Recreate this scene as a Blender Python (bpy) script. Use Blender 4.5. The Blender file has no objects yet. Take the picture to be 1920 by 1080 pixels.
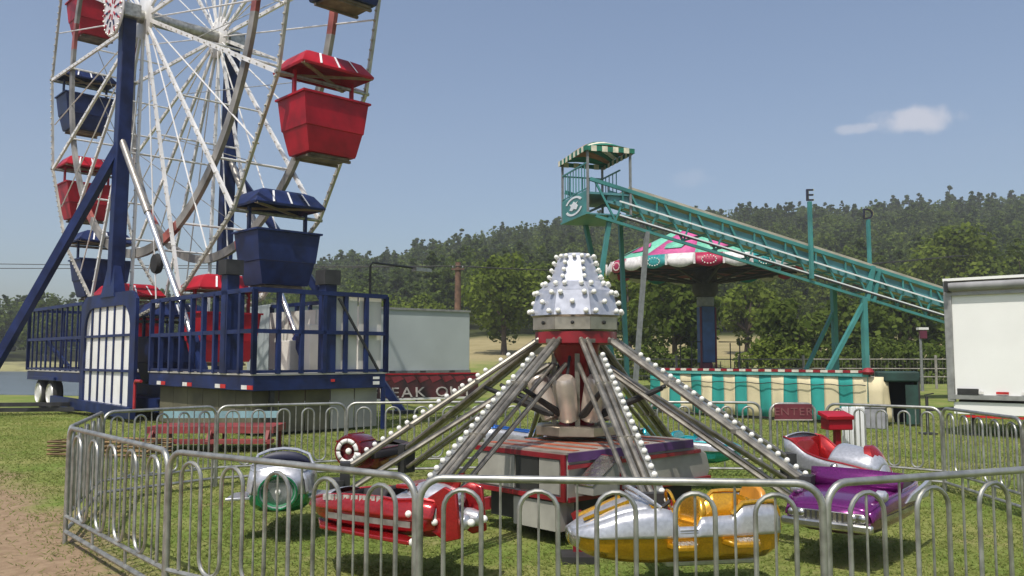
import bpy, bmesh, math, random
import numpy as np
from mathutils import Vector, Matrix
random.seed(7); RNG = np.random.default_rng(11)
R = math.radians
scene = bpy.context.scene
COL = scene.collection

# ------------------------------------------------------------------ camera
FPX, EYE, PITCH = 1600.0, 1.73, math.atan(130/1600.0)
cam = bpy.data.cameras.new('camera'); cam.lens = 30.0; cam.sensor_width = 36.0
cam.clip_start = 0.1; cam.clip_end = 6000
camo = bpy.data.objects.new('camera', cam); COL.objects.link(camo)
camo.location = (0, 0, EYE); camo.rotation_euler = (R(90)+PITCH, 0, 0)
scene.camera = camo

# ------------------------------------------------------------------ sky, sun, exposure
SUN = Vector((-0.20, -0.46, 0.866)).normalized()
world = bpy.data.worlds.new('World'); scene.world = world; world.use_nodes = True
wn, wl = world.node_tree.nodes, world.node_tree.links
wn.clear()
wo = wn.new('ShaderNodeOutputWorld'); bg = wn.new('ShaderNodeBackground')
sky = wn.new('ShaderNodeTexSky'); sky.sky_type = 'NISHITA'; sky.sun_disc = False
sky.sun_elevation = math.asin(SUN.z); sky.sun_rotation = math.atan2(SUN.x, SUN.y) % (2*math.pi)
sky.air_density = 1.0; sky.dust_density = 2.6; sky.ozone_density = 2.0; sky.altitude = 0
bg.inputs['Strength'].default_value = 0.116
# one small wisp of cloud in the sky (a direction on the sky dome, soft noise edge)
geo = wn.new('ShaderNodeTexCoord')
def sky_dir(px, py):
    xc, yc = (px-960)/FPX, (540-py)/FPX
    return Vector((xc, math.cos(PITCH)-yc*math.sin(PITCH), math.sin(PITCH)+yc*math.cos(PITCH))).normalized()
def cloud_mask(px, py, wx, wy, amt):
    d = sky_dir(px, py); right = Vector((d.y, -d.x, 0)).normalized(); up = right.cross(d)
    def dot(v, s):
        a = wn.new('ShaderNodeVectorMath'); a.operation = 'DOT_PRODUCT'
        wl.new(geo.outputs['Generated'], a.inputs[0]); a.inputs[1].default_value = v
        m = wn.new('ShaderNodeMath'); m.operation = 'MULTIPLY'; m.inputs[1].default_value = 1/s
        wl.new(a.outputs['Value'], m.inputs[0])
        p = wn.new('ShaderNodeMath'); p.operation = 'POWER'; p.inputs[1].default_value = 2
        ab = wn.new('ShaderNodeMath'); ab.operation = 'ABSOLUTE'
        wl.new(m.outputs[0], ab.inputs[0]); wl.new(ab.outputs[0], p.inputs[0]); return p
    a, b = dot(right, wx), dot(up, wy)
    f = wn.new('ShaderNodeVectorMath'); f.operation = 'DOT_PRODUCT'
    wl.new(geo.outputs['Generated'], f.inputs[0]); f.inputs[1].default_value = d
    s = wn.new('ShaderNodeMath'); s.operation = 'ADD'; wl.new(a.outputs[0], s.inputs[0]); wl.new(b.outputs[0], s.inputs[1])
    nz = wn.new('ShaderNodeTexNoise'); nz.inputs['Scale'].default_value = 38; nz.inputs['Detail'].default_value = 5
    wl.new(geo.outputs['Generated'], nz.inputs['Vector'])
    t = wn.new('ShaderNodeMath'); t.operation = 'MULTIPLY_ADD'; t.inputs[1].default_value = 2.2; t.inputs[2].default_value = -1.1
    wl.new(nz.outputs['Fac'], t.inputs[0])
    e = wn.new('ShaderNodeMath'); e.operation = 'ADD'; wl.new(s.outputs[0], e.inputs[0]); wl.new(t.outputs[0], e.inputs[1])
    r = wn.new('ShaderNodeMapRange'); r.inputs[1].default_value = 1.0; r.inputs[2].default_value = 0.0
    r.inputs[3].default_value = 0; r.inputs[4].default_value = amt; r.interpolation_type = 'SMOOTHSTEP'
    wl.new(e.outputs[0], r.inputs[0])
    g = wn.new('ShaderNodeMath'); g.operation = 'GREATER_THAN'; g.inputs[1].default_value = 0.5
    wl.new(f.outputs['Value'], g.inputs[0])
    m = wn.new('ShaderNodeMath'); m.operation = 'MULTIPLY'; wl.new(r.outputs[0], m.inputs[0]); wl.new(g.outputs[0], m.inputs[1])
    return m
prev = sky.outputs[0]
for args in ((1722, 222, 0.052, 0.017, 0.52), (1610, 242, 0.032, 0.007, 0.32), (1300, 335, 0.03, 0.012, 0.10)):
    mk = cloud_mask(*args)
    mx = wn.new('ShaderNodeMix'); mx.data_type = 'RGBA'
    wl.new(mk.outputs[0], mx.inputs['Factor']); wl.new(prev, mx.inputs['A'])
    mx.inputs['B'].default_value = (6.6, 6.2, 6.3, 1)
    prev = mx.outputs['Result']
wl.new(prev, bg.inputs['Color']); wl.new(bg.outputs[0], wo.inputs['Surface'])
sl = bpy.data.lights.new('sun', 'SUN'); sl.energy = 3.6; sl.angle = R(0.5); sl.color = (1, 0.95, 0.86)
slo = bpy.data.objects.new('sun', sl); COL.objects.link(slo)
slo.rotation_euler = (-SUN).to_track_quat('-Z', 'Y').to_euler(); slo.location = (0, 0, 60)
scene.view_settings.view_transform = 'Standard'; scene.view_settings.look = 'None'
scene.view_settings.exposure = 0.28; scene.view_settings.gamma = 1.0; scene.view_settings.use_curve_mapping = False
scene.render.engine = 'CYCLES'

# ------------------------------------------------------------------ pixel helpers (a direction; the depth comes from what it touches)
def at_depth(px, py, y):
    xc, yc = (px-960)/FPX, (540-py)/FPX
    dy = math.cos(PITCH)-yc*math.sin(PITCH); dz = math.sin(PITCH)+yc*math.cos(PITCH)
    return Vector((xc/dy*y, y, EYE+dz/dy*y))
def on_level(px, py, z):
    xc, yc = (px-960)/FPX, (540-py)/FPX
    dy = math.cos(PITCH)-yc*math.sin(PITCH); dz = math.sin(PITCH)+yc*math.cos(PITCH)
    t = (z-EYE)/dz
    return Vector((xc*t, dy*t, z))

# ------------------------------------------------------------------ materials
MATS = {}
def mat(name, col, rough=0.6, metal=0.0, var=0.12, scale=6.0, bump=0.0, bscale=40.0, coat=0.0, col2=None, spec=0.5, dirt=0.0):
    if name in MATS: return MATS[name]
    m = bpy.data.materials.new(name); m.use_nodes = True
    nt = m.node_tree; n, l = nt.nodes, nt.links
    b = n['Principled BSDF']
    b.inputs['Roughness'].default_value = rough; b.inputs['Metallic'].default_value = metal
    b.inputs['Specular IOR Level'].default_value = spec
    b.inputs['Coat Weight'].default_value = coat; b.inputs['Coat Roughness'].default_value = 0.08
    tc = n.new('ShaderNodeTexCoord')
    nz = n.new('ShaderNodeTexNoise'); nz.inputs['Scale'].default_value = scale; nz.inputs['Detail'].default_value = 6
    l.new(tc.outputs['Object'], nz.inputs['Vector'])
    rp = n.new('ShaderNodeValToRGB'); l.new(nz.outputs['Fac'], rp.inputs['Fac'])
    c2 = col2 or tuple(max(0, c*(1-2*var)) for c in col)
    rp.color_ramp.elements[0].position = 0.32; rp.color_ramp.elements[1].position = 0.68
    rp.color_ramp.elements[0].color = (*c2, 1); rp.color_ramp.elements[1].color = (*[min(1, c*(1+var)) for c in col], 1)
    out = rp.outputs['Color']
    if dirt > 0:
        n2 = n.new('ShaderNodeTexNoise'); n2.inputs['Scale'].default_value = scale*0.45; n2.inputs['Detail'].default_value = 10; n2.inputs['Roughness'].default_value = 0.7
        l.new(tc.outputs['Object'], n2.inputs['Vector'])
        mr = n.new('ShaderNodeMapRange'); mr.inputs[1].default_value = 0.52; mr.inputs[2].default_value = 0.75; mr.inputs[4].default_value = dirt
        l.new(n2.outputs['Fac'], mr.inputs[0])
        mx = n.new('ShaderNodeMix'); mx.data_type = 'RGBA'
        l.new(mr.outputs[0], mx.inputs['Factor']); l.new(out, mx.inputs['A']); mx.inputs['B'].default_value = (0.16, 0.13, 0.10, 1)
        out = mx.outputs['Result']
    l.new(out, b.inputs['Base Color'])
    rr = n.new('ShaderNodeMapRange'); rr.inputs[3].default_value = max(0.03, rough*0.8); rr.inputs[4].default_value = min(1, rough*1.25)
    l.new(nz.outputs['Fac'], rr.inputs[0]); l.new(rr.outputs[0], b.inputs['Roughness'])
    if bump > 0:
        bn = n.new('ShaderNodeTexNoise'); bn.inputs['Scale'].default_value = bscale; bn.inputs['Detail'].default_value = 4
        l.new(tc.outputs['Object'], bn.inputs['Vector'])
        bp = n.new('ShaderNodeBump'); bp.inputs['Strength'].default_value = bump; bp.inputs['Distance'].default_value = 0.02
        l.new(bn.outputs['Fac'], bp.inputs['Height']); l.new(bp.outputs[0], b.inputs['Normal'])
    MATS[name] = m; return m
def leafmat(name, c1, c2, trans=0.3):
    if name in MATS: return MATS[name]
    m = bpy.data.materials.new(name); m.use_nodes = True
    nt = m.node_tree; n, l = nt.nodes, nt.links; n.clear()
    o = n.new('ShaderNodeOutputMaterial'); g = n.new('ShaderNodeNewGeometry')
    rp = n.new('ShaderNodeValToRGB'); l.new(g.outputs['Random Per Island'], rp.inputs['Fac'])
    rp.color_ramp.elements[0].color = (*c1, 1); rp.color_ramp.elements[1].color = (*c2, 1)
    tc = n.new('ShaderNodeTexCoord'); nz = n.new('ShaderNodeTexNoise'); nz.inputs['Scale'].default_value = 0.12; nz.inputs['Detail'].default_value = 2
    l.new(tc.outputs['Object'], nz.inputs['Vector'])
    hs = n.new('ShaderNodeHueSaturation'); l.new(rp.outputs[0], hs.inputs['Color'])
    mr = n.new('ShaderNodeMapRange'); mr.inputs[1].default_value = 0.3; mr.inputs[2].default_value = 0.7; mr.inputs[3].default_value = 0.75; mr.inputs[4].default_value = 1.3
    l.new(nz.outputs['Fac'], mr.inputs[0]); l.new(mr.outputs[0], hs.inputs['Value'])
    d = n.new('ShaderNodeBsdfDiffuse'); t = n.new('ShaderNodeBsdfTranslucent'); x = n.new('ShaderNodeMixShader')
    l.new(hs.outputs[0], d.inputs['Color']); l.new(hs.outputs[0], t.inputs['Color']); x.inputs[0].default_value = trans
    l.new(d.outputs[0], x.inputs[1]); l.new(t.outputs[0], x.inputs[2]); l.new(x.outputs[0], o.inputs['Surface'])
    MATS[name] = m; return m

# ------------------------------------------------------------------ mesh builder
class MB:
    def __init__(self): self.v = []; self.f = []; self.mi = []
    def add(self, vs, fs, mi=0):
        b = len(self.v); self.v += [tuple(p) for p in vs]
        self.f += [tuple(i+b for i in q) for q in fs]; self.mi += [mi]*len(fs); return self
    def box(self, c, s, rot=None, mi=0, taper=1.0):
        hx, hy, hz = s[0]/2, s[1]/2, s[2]/2
        vs = [Vector((sx*hx*(taper if sz > 0 else 1), sy*hy*(taper if sz > 0 else 1), sz*hz)) for sz in (-1, 1) for sx, sy in ((-1, -1), (1, -1), (1, 1), (-1, 1))]
        if rot is not None: vs = [rot @ q for q in vs]
        c = Vector(c)
        return self.add([q+c for q in vs], [(3, 2, 1, 0), (4, 5, 6, 7), (0, 1, 5, 4), (1, 2, 6, 5), (2, 3, 7, 6), (3, 0, 4, 7)], mi)
    def bar(self, a, b, w, h=None, mi=0, up=(0, 0, 1)):
        """square bar from a to b"""
        a, b = Vector(a), Vector(b); d = (b-a); L = d.length; d.normalize()
        u = Vector(up)
        if abs(d.dot(u)) > 0.98: u = Vector((1, 0, 0)) if abs(d.x) < 0.9 else Vector((0, 1, 0))
        s = d.cross(u).normalized(); t = s.cross(d)
        return self.box((a+b)/2, (L, w, h or w), Matrix((d, s, t)).transposed(), mi)
    def tube(self, pts, r, n=8, closed=False, mi=0, cap=True):
        pts = [Vector(p) for p in pts]; m = len(pts)
        rs = r if isinstance(r, (list, tuple)) else [r]*m
        vs = []; prevs = None
        for i, p in enumerate(pts):
            if closed: d = pts[(i+1) % m]-pts[i-1]
            else: d = pts[min(i+1, m-1)]-pts[max(i-1, 0)]
            d.normalize()
            if prevs is None:
                u = Vector((0, 0, 1)) if abs(d.z) < 0.9 else Vector((1, 0, 0))
                s = d.cross(u).normalized()
            else:
                s = (prevs-d*prevs.dot(d)).normalized()
            prevs = s; t = d.cross(s)
            for k in range(n):
                an = 2*math.pi*k/n; vs.append(p+(s*math.cos(an)+t*math.sin(an))*rs[i])
        fs = []
        for i in range(m if closed else m-1):
            j = (i+1) % m
            for k in range(n):
                k2 = (k+1) % n; fs.append((i*n+k, i*n+k2, j*n+k2, j*n+k))
        if cap and not closed:
            fs.append(tuple(range(n))[::-1]); fs.append(tuple(range((m-1)*n, m*n)))
        return self.add(vs, fs, mi)
    def lathe(self, prof, n=16, c=(0, 0, 0), rot=None, phase=0.0, mi=0, cap=True, sx=1, sy=1):
        """profile of (radius, z)"""
        vs = []; c = Vector(c)
        for r, z in prof:
            for k in range(n):
                a = 2*math.pi*(k+phase)/n; q = Vector((r*math.cos(a)*sx, r*math.sin(a)*sy, z))
                if rot is not None: q = rot @ q
                vs.append(q+c)
        fs = []
        for i in range(len(prof)-1):
            for k in range(n):
                k2 = (k+1) % n; fs.append((i*n+k, i*n+k2, (i+1)*n+k2, (i+1)*n+k))
        if cap:
            if prof[0][0] > 1e-4: fs.append(tuple(range(n))[::-1])
            if prof[-1][0] > 1e-4: fs.append(tuple(range((len(prof)-1)*n, len(prof)*n)))
        return self.add(vs, fs, mi)
    def ball(self, c, r, n=10, m=6, sz=1.0, mi=0, rot=None):
        prof = [(max(1e-5, r*math.sin(math.pi*i/m)), -r*sz*math.cos(math.pi*i/m)) for i in range(m+1)]
        return self.lathe(prof, n, c, rot, 0, mi, False)
    def prism(self, poly, z0, z1, mi=0, M=None):
        """polygon in XY (ccw) extruded in Z; M a 4x4 to place it"""
        n = len(poly); vs = [Vector((x, y, z0)) for x, y in poly]+[Vector((x, y, z1)) for x, y in poly]
        if M is not None: vs = [M @ q for q in vs]
        fs = [tuple(range(n))[::-1], tuple(range(n, 2*n))]+[(i, (i+1) % n, (i+1) % n+n, i+n) for i in range(n)]
        return self.add(vs, fs, mi)
    def grid(self, rows, mi=0, closed=False):
        """rows: list of equal-length lists of points"""
        m = len(rows[0]); vs = [p for r in rows for p in r]; fs = []
        for i in range(len(rows)-1):
            for k in range(m if closed else m-1):
                k2 = (k+1) % m; fs.append((i*m+k, i*m+k2, (i+1)*m+k2, (i+1)*m+k))
        return self.add(vs, fs, mi)
    def mesh(self, name, mats, smooth=True, angle=38):
        me = bpy.data.meshes.new(name); me.from_pydata(self.v, [], self.f)
        for m in (mats if isinstance(mats, (list, tuple)) else [mats]): me.materials.append(m)
        if isinstance(mats, (list, tuple)) and len(mats) > 1: me.polygons.foreach_set('material_index', self.mi)
        if smooth:
            me.polygons.foreach_set('use_smooth', [True]*len(me.polygons)); me.set_sharp_from_angle(angle=R(angle))
        me.update(); return me
    def build(self, name, mats, parent=None, loc=None, rot=None, bevel=0, solid=0, fix=False, **k):
        me = self.mesh(name, mats, **k)
        if fix:
            b = bmesh.new(); b.from_mesh(me); bmesh.ops.recalc_face_normals(b, faces=b.faces); b.to_mesh(me); b.free()
        return put(name, me, parent, loc, rot, bevel, solid)
def put(name, me, parent=None, loc=None, rot=None, bevel=0, solid=0):
    o = bpy.data.objects.new(name, me); COL.objects.link(o); o.parent = parent
    if loc is not None: o.location = loc
    if rot is not None: o.rotation_euler = rot
    if solid:
        s = o.modifiers.new('solidify', 'SOLIDIFY'); s.thickness = solid; s.offset = 0
    if bevel:
        b = o.modifiers.new('bevel', 'BEVEL'); b.width = bevel; b.segments = 2; b.limit_method = 'ANGLE'
    return o
def tag(o, label, cat=None, group=None, kind=None):
    o['label'] = label
    if cat: o['category'] = cat
    if group: o['group'] = group
    if kind: o['kind'] = kind
    return o
def thing(name, label, cat, loc=(0, 0, 0), rz=0.0, group=None):
    o = bpy.data.objects.new(name, None); COL.objects.link(o); o.empty_display_size = 0.3
    o.location = loc; o.rotation_euler = (0, 0, rz)
    return tag(o, label, cat, group)
def structure(o, label):
    o['kind'] = 'structure'; o['label'] = label; return o
def text_mesh(s, size, depth=0.01, m=None):
    c = bpy.data.curves.new('text', 'FONT'); c.body = s; c.size = size; c.extrude = depth/2; c.align_x = 'CENTER'; c.align_y = 'CENTER'
    c.resolution_u = 3
    o = bpy.data.objects.new('text', c); COL.objects.link(o)
    me = bpy.data.meshes.new_from_object(o.evaluated_get(bpy.context.evaluated_depsgraph_get()))
    bpy.data.objects.remove(o); bpy.data.curves.remove(c)
    me.materials.clear(); me.materials.append(m); return me
def letters(s, size, depth, m, parent, loc, sx=1.0, gap=0.16, name='letter'):
    """each letter a part of its own, centred on loc, upright in the XZ plane"""
    mes = [None if ch == ' ' else text_mesh(ch, size, depth, m) for ch in s]
    ws = [size*0.35 if q is None else max(v.co.x for v in q.vertices)-min(v.co.x for v in q.vertices) for q in mes]
    tot = (sum(ws)+gap*size*(len(s)-1))*sx; x = -tot/2
    for q, w in zip(mes, ws):
        if q is not None:
            o = put(name, q, parent, (loc[0]+x+w*sx/2, loc[1], loc[2]), (R(90), 0, 0)); o.scale = (sx, 1, 1)
        x += (w+gap*size)*sx
def sstep(a, b, x):
    t = np.clip((x-a)/(b-a), 0, 1); return t*t*(3-2*t)

# common materials
galv = mat('galvanised_steel', (0.40, 0.40, 0.37), 0.42, 0.75, 0.18, 9, col2=(0.24, 0.24, 0.22))
chrome = mat('worn_chrome', (0.55, 0.54, 0.50), 0.24, 0.9, 0.2, 7)
armsteel = mat('arm_steel', (0.27, 0.25, 0.21), 0.42, 0.7, 0.25, 8, dirt=0.35)
whitep = mat('white_paint', (0.72, 0.71, 0.68), 0.45, 0, 0.06, 2, dirt=0.15)
silverp = mat('silver_flake_paint', (0.50, 0.51, 0.54), 0.30, 0.55, 0.08, 30, coat=0.5)
rimbulb = mat('rim_bulb_glass', (0.50, 0.48, 0.43), 0.35, 0, 0.15, 20)
bulbm = mat('bulb_plastic', (0.82, 0.81, 0.74), 0.25, 0, 0.06, 20)
bluep = mat('ferris_blue_paint', (0.009, 0.021, 0.090), 0.42, 0, 0.25, 2.2, spec=0.3, dirt=0.06)
redp = mat('ferris_red_paint', (0.37, 0.006, 0.018), 0.42, 0, 0.2, 2.0, spec=0.3, dirt=0.05)
darkm = mat('dark_steel', (0.035, 0.035, 0.035), 0.6, 0.2, 0.2, 5)
rubber = mat('tyre_rubber', (0.02, 0.02, 0.02), 0.85, 0, 0.2, 10)
# ================================================================== LARGE STRUCTURE: ground, lake, hill woods
SKY_PX = [-900, -300, 130, 350, 450, 590, 640, 740, 800, 860, 950, 1050, 1200, 1330, 1550, 1700, 1900, 2700]
SKY_PY = [578, 577, 577, 556, 532, 487, 476, 468, 460, 444, 432, 414, 402, 393, 389, 379, 369, 345]
YR = 330.0
def terrain(x, y):
    x = np.asarray(x, float); y = np.asarray(y, float)
    ys = np.maximum(y, 20.0); px = 960+FPX*x/ys
    fa = sstep(700, 880, px)
    mead = 4.2*np.clip((y-58)/55, 0, 1)*sstep(50, 75, y)*fa
    top = EYE+(670-np.interp(px, SKY_PX, SKY_PY))/FPX*YR
    hr = np.maximum(top-14.5, 0.5)
    return mead+(hr-4.2*fa)*sstep(100, YR, y)
xs = np.unique(np.concatenate([np.linspace(-2500, -260, 22), np.linspace(-260, 300, 141), np.linspace(300, 2500, 22)]))
ysg = np.unique(np.concatenate([np.linspace(-80, 40, 31), np.linspace(40, 380, 121), np.linspace(380, 3200, 24)]))
GX, GY = np.meshgrid(xs, ysg)
GZ = terrain(GX, GY)
nx, ny = len(xs), len(ysg)
ii = np.arange(ny-1)[:, None]*nx+np.arange(nx-1)[None]
quads = np.stack([ii, ii+1, ii+1+nx, ii+nx], -1).reshape(-1, 4)
def np_mesh(name, V, Q, mats, smooth=True):
    me = bpy.data.meshes.new(name); k = Q.shape[1]
    me.vertices.add(len(V)); me.vertices.foreach_set('co', np.ascontiguousarray(V, dtype=np.float32).ravel())
    me.loops.add(Q.size); me.loops.foreach_set('vertex_index', np.ascontiguousarray(Q, dtype=np.int32).ravel())
    me.polygons.add(len(Q)); me.polygons.foreach_set('loop_start', np.arange(0, Q.size, k, dtype=np.int32))
    me.polygons.foreach_set('loop_total', np.full(len(Q), k, dtype=np.int32))
    for m in mats: me.materials.append(m)
    if smooth: me.polygons.foreach_set('use_smooth', np.ones(len(Q), bool))
    me.update(calc_edges=True); me.validate(); return me

def ground_material():
    m = bpy.data.materials.new('fairground_turf'); m.use_nodes = True
    nt = m.node_tree; n, l = nt.nodes, nt.links; b = n['Principled BSDF']
    b.inputs['Roughness'].default_value = 0.95; b.inputs['Specular IOR Level'].default_value = 0.1
    tc = n.new('ShaderNodeTexCoord'); P = tc.outputs['Object']
    def noise(sc, det=6, rough=0.6):
        z = n.new('ShaderNodeTexNoise'); z.inputs['Scale'].default_value = sc; z.inputs['Detail'].default_value = det; z.inputs['Roughness'].default_value = rough
        l.new(P, z.inputs['Vector']); return z.outputs['Fac']
    def ramp(src, p0, p1, a=0, c=1):
        r = n.new('ShaderNodeMapRange'); r.inputs[1].default_value = p0; r.inputs[2].default_value = p1; r.inputs[3].default_value = a; r.inputs[4].default_value = c
        l.new(src, r.inputs[0]); return r.outputs[0]
    def mix(f, A, B):
        x = n.new('ShaderNodeMix'); x.data_type = 'RGBA'
        l.new(f, x.inputs['Factor'])
        for s, v in (('A', A), ('B', B)):
            if isinstance(v, tuple): x.inputs[s].default_value = (*v, 1)
            else: l.new(v, x.inputs[s])
        return x.outputs['Result']
    def math_(op, a, c):
        q = n.new('ShaderNodeMath'); q.operation = op
        for i, v in ((0, a), (1, c)):
            if isinstance(v, (int, float)): q.inputs[i].default_value = v
            else: l.new(v, q.inputs[i])
        return q.outputs[0]
    g = mix(ramp(noise(9), 0.3, 0.7), (0.105, 0.155, 0.028), (0.175, 0.225, 0.055))
    g = mix(ramp(noise(0.55, 5), 0.42, 0.62), g, (0.225, 0.230, 0.075))
    g = mix(ramp(noise(1.5, 8, 0.7), 0.55, 0.72, 0, 0.75), g, (0.32, 0.245, 0.135))
    sp = n.new('ShaderNodeSeparateXYZ'); l.new(P, sp.inputs[0])
    # bare dirt path on the left of the enclosure, with a ragged edge
    wob = math_('MULTIPLY', math_('SUBTRACT', noise(0.8, 6, 0.65), 0.5), 3.2)
    wob2 = math_('MULTIPLY', math_('SUBTRACT', noise(5.0, 6, 0.65), 0.5), 1.0)
    edge = math_('ADD', math_('ADD', math_('ADD', math_('MULTIPLY', sp.outputs[0], 1.26), math_('MULTIPLY', sp.outputs[1], 1.0)), wob), wob2)
    path = ramp(edge, 3.9, 2.9)
    left = ramp(math_('ADD', sp.outputs[0], wob2), -2.2, -3.4)
    dirtc = mix(ramp(noise(7, 8, 0.7), 0.3, 0.7), (0.20, 0.135, 0.085), (0.33, 0.24, 0.155))
    dirtc = mix(ramp(noise(3.0, 8, 0.75), 0.58, 0.7, 0, 0.7), dirtc, (0.13, 0.14, 0.04))
    g = mix(math_('MULTIPLY', path, left), g, dirtc)
    # dry straw meadow at the foot of the hill
    mead = ramp(math_('ADD', sp.outputs[1], math_('MULTIPLY', math_('SUBTRACT', noise(0.06, 4), 0.5), 30)), 66, 82)
    g = mix(mead, g, mix(ramp(noise(0.3, 6), 0.3, 0.7), (0.25, 0.215, 0.105), (0.34, 0.285, 0.155)))
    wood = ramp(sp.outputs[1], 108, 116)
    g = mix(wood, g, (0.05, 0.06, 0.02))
    l.new(g, b.inputs['Base Color'])
    bp = n.new('ShaderNodeBump'); bp.inputs['Strength'].default_value = 0.4; bp.inputs['Distance'].default_value = 0.03
    l.new(noise(22, 8, 0.7), bp.inputs['Height']); l.new(bp.outputs[0], b.inputs['Normal'])
    return m
turf = ground_material()
gob = put('ground', np_mesh('ground', np.stack([GX, GY, GZ], -1).reshape(-1, 3), quads, [turf]))
structure(gob, 'mown fairground grass with worn tan patches')

# lake on the far left
wm = mat('lake_water', (0.10, 0.12, 0.13), 0.22, 0, 0.1, 0.3, bump=0.9, bscale=1.2)
def shore(k, n, a, b, wob=1.5): return a+(b-a)*k/n
lk = []
for k in range(40): t = k/39; lk.append((-105+t*88, 41+1.2*math.sin(t*9)+0.7*math.sin(t*23)-3*t))
for k in range(40): t = k/39; lk.append((-30-t*110, 104+2*math.sin(t*7)+math.sin(t*19)))
lake = MB().prism(lk, 0.004, 0.012).build('lake', wm); structure(lake, 'calm grey lake beyond the trailer')
bank = []
bm_ = mat('bank_grass', (0.25, 0.235, 0.10), 0.95, 0, 0.25, 0.4)
rows = []
for k in range(60):
    x = -190+k*3.2; w = 0.8*math.sin(k*0.7)
    rows.append([(x, 106+w, -0.1), (x, 108+w, 0.5), (x, 116, 0.9), (x, 128, 1.1), (x, 140, -0.2)])
structure(MB().grid(rows).build('lake_bank', bm_), 'dry grassy bank across the lake')

# ------------------------------------------------------------------ foliage clouds
def clump_quads(centers, radii, per, size, rng, flat=0.75, up=0.25):
    """leaf-sized quads spread over and through ellipsoid clumps"""
    m = len(centers)*per
    C = np.repeat(centers, per, 0); Rr = np.repeat(radii, per)
    d = rng.normal(size=(m, 3)); d /= np.linalg.norm(d, axis=1)[:, None]
    rad = rng.uniform(0.62, 1.08, m)
    P = C+d*(Rr*rad)[:, None]*np.array([1, 1, flat])
    nrm = d+rng.normal(size=(m, 3))*0.55+np.array([0, 0, up]); nrm /= np.linalg.norm(nrm, axis=1)[:, None]
    a = np.cross(nrm, rng.normal(size=(m, 3))); a /= np.linalg.norm(a, axis=1)[:, None]
    b = np.cross(nrm, a)
    s = size*rng.uniform(0.55, 1.3, m)[:, None]; e = rng.uniform(0.5, 0.9, m)[:, None]
    V = np.stack([P-a*s, P-b*s*e+nrm*s*0.15, P+a*s, P+b*s*e+nrm*s*0.15], 1)
    return V.reshape(-1, 3)
def decid_clumps(h, w, rng, n):
    """clump centres of a broad crown, base of tree at z=0"""
    zc = h*0.56; c = []
    while len(c) < n:
        p = rng.uniform(-1, 1, 3)
        q = np.linalg.norm(p)
        if q > 1 or q < 0.35: continue
        c.append((p[0]*w*0.42, p[1]*w*0.42, zc+p[2]*h*0.40))
    c = np.array(c); r = rng.uniform(0.11, 0.19, n)*w*(1.05-0.35*np.abs(c[:, 2]-zc)/(h*0.4))
    return c, r
def pine_clumps(h, w, rng, n):
    t = np.sort(rng.uniform(0.22, 1.0, n)); an = rng.uniform(0, 6.283, n)
    env = w*0.5*np.clip((1.03-t)/0.62, 0.05, 1)**0.8*rng.uniform(0.45, 1.0, n)
    c = np.stack([np.cos(an)*env, np.sin(an)*env, t*h], 1)
    r = w*rng.uniform(0.12, 0.22, n)*np.clip(1.35-t, 0.35, 1)
    return c, r
forest_dark = leafmat('pine_needles', (0.050, 0.080, 0.018), (0.110, 0.150, 0.040), 0.45)
forest_mid = leafmat('oak_leaves', (0.062, 0.096, 0.015), (0.130, 0.172, 0.036), 0.45)
leaf_light = leafmat('maple_leaves', (0.095, 0.138, 0.016), (0.185, 0.235, 0.044), 0.45)
bark = mat('bark', (0.10, 0.075, 0.055), 0.95, 0, 0.3, 3, bump=0.6, bscale=6)

def forest(name, label, material, count, kind, rng, pxr=(-160, 2080), yr=(118, 345), hs=(10, 15), near_q=1.0):
    Vs = []
    k = 0; tries = 0
    while k < count and tries < count*8:
        tries += 1
        px = rng.uniform(*pxr); t = rng.uniform(0, 1); y = yr[0]+(yr[1]-yr[0])*t
        x = (px-960)/FPX*y
        if px < 560 and y < 150: continue
        z = float(terrain(x, y)); h = rng.uniform(*hs)
        if kind == 'pine':
            w = h*rng.uniform(0.40, 0.55); c, r = pine_clumps(h, w, rng, 44); fl, up = 0.55, 0.5
        else:
            w = h*rng.uniform(0.70, 0.95); c, r = decid_clumps(h, w, rng, 40); fl, up = 0.8, 0.3
        size = (0.22+y/1100.0); per = max(16, int(32*near_q*(170/y)))
        Q = clump_quads(c, r*0.72, max(9, int(per*0.55)), size*0.9, rng, fl, up)
        Vs.append(Q+np.array([x, y, z-0.4])); k += 1
    V = np.concatenate(Vs); Q = np.arange(len(V)).reshape(-1, 4)
    o = put(name, np_mesh(name, V, Q, [material], False)); tag(o, label, kind='stuff'); return o
forest('hillside_wood', 'dark pine wood covering the hazy hillside', forest_dark, 700, 'pine', RNG, hs=(10.5, 14.5))
forest('hillside_wood', 'mid green broadleaf trees mixed through the hillside wood', forest_mid, 620, 'decid', RNG, hs=(9, 14))
forest('hillside_wood', 'even row of pines along the top of the ridge', forest_dark, 260, 'pine', RNG, pxr=(560, 2080), yr=(285, 345), hs=(10.5, 13))
forest('hillside_wood', 'rounded trees filling the ridge line', forest_mid, 220, 'decid', RNG, pxr=(560, 2080), yr=(270, 345), hs=(9.5, 12.5))
forest('hillside_wood', 'light yellow green trees along the lower edge of the hillside wood', leaf_light, 150, 'decid', RNG, pxr=(600, 2050), yr=(118, 260), hs=(8, 11))
forest('lakeside_wood', 'green tree belt along the far shore of the lake', forest_mid, 60, 'decid', RNG, pxr=(-300, 560), yr=(150, 185), hs=(10, 13.5))

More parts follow.
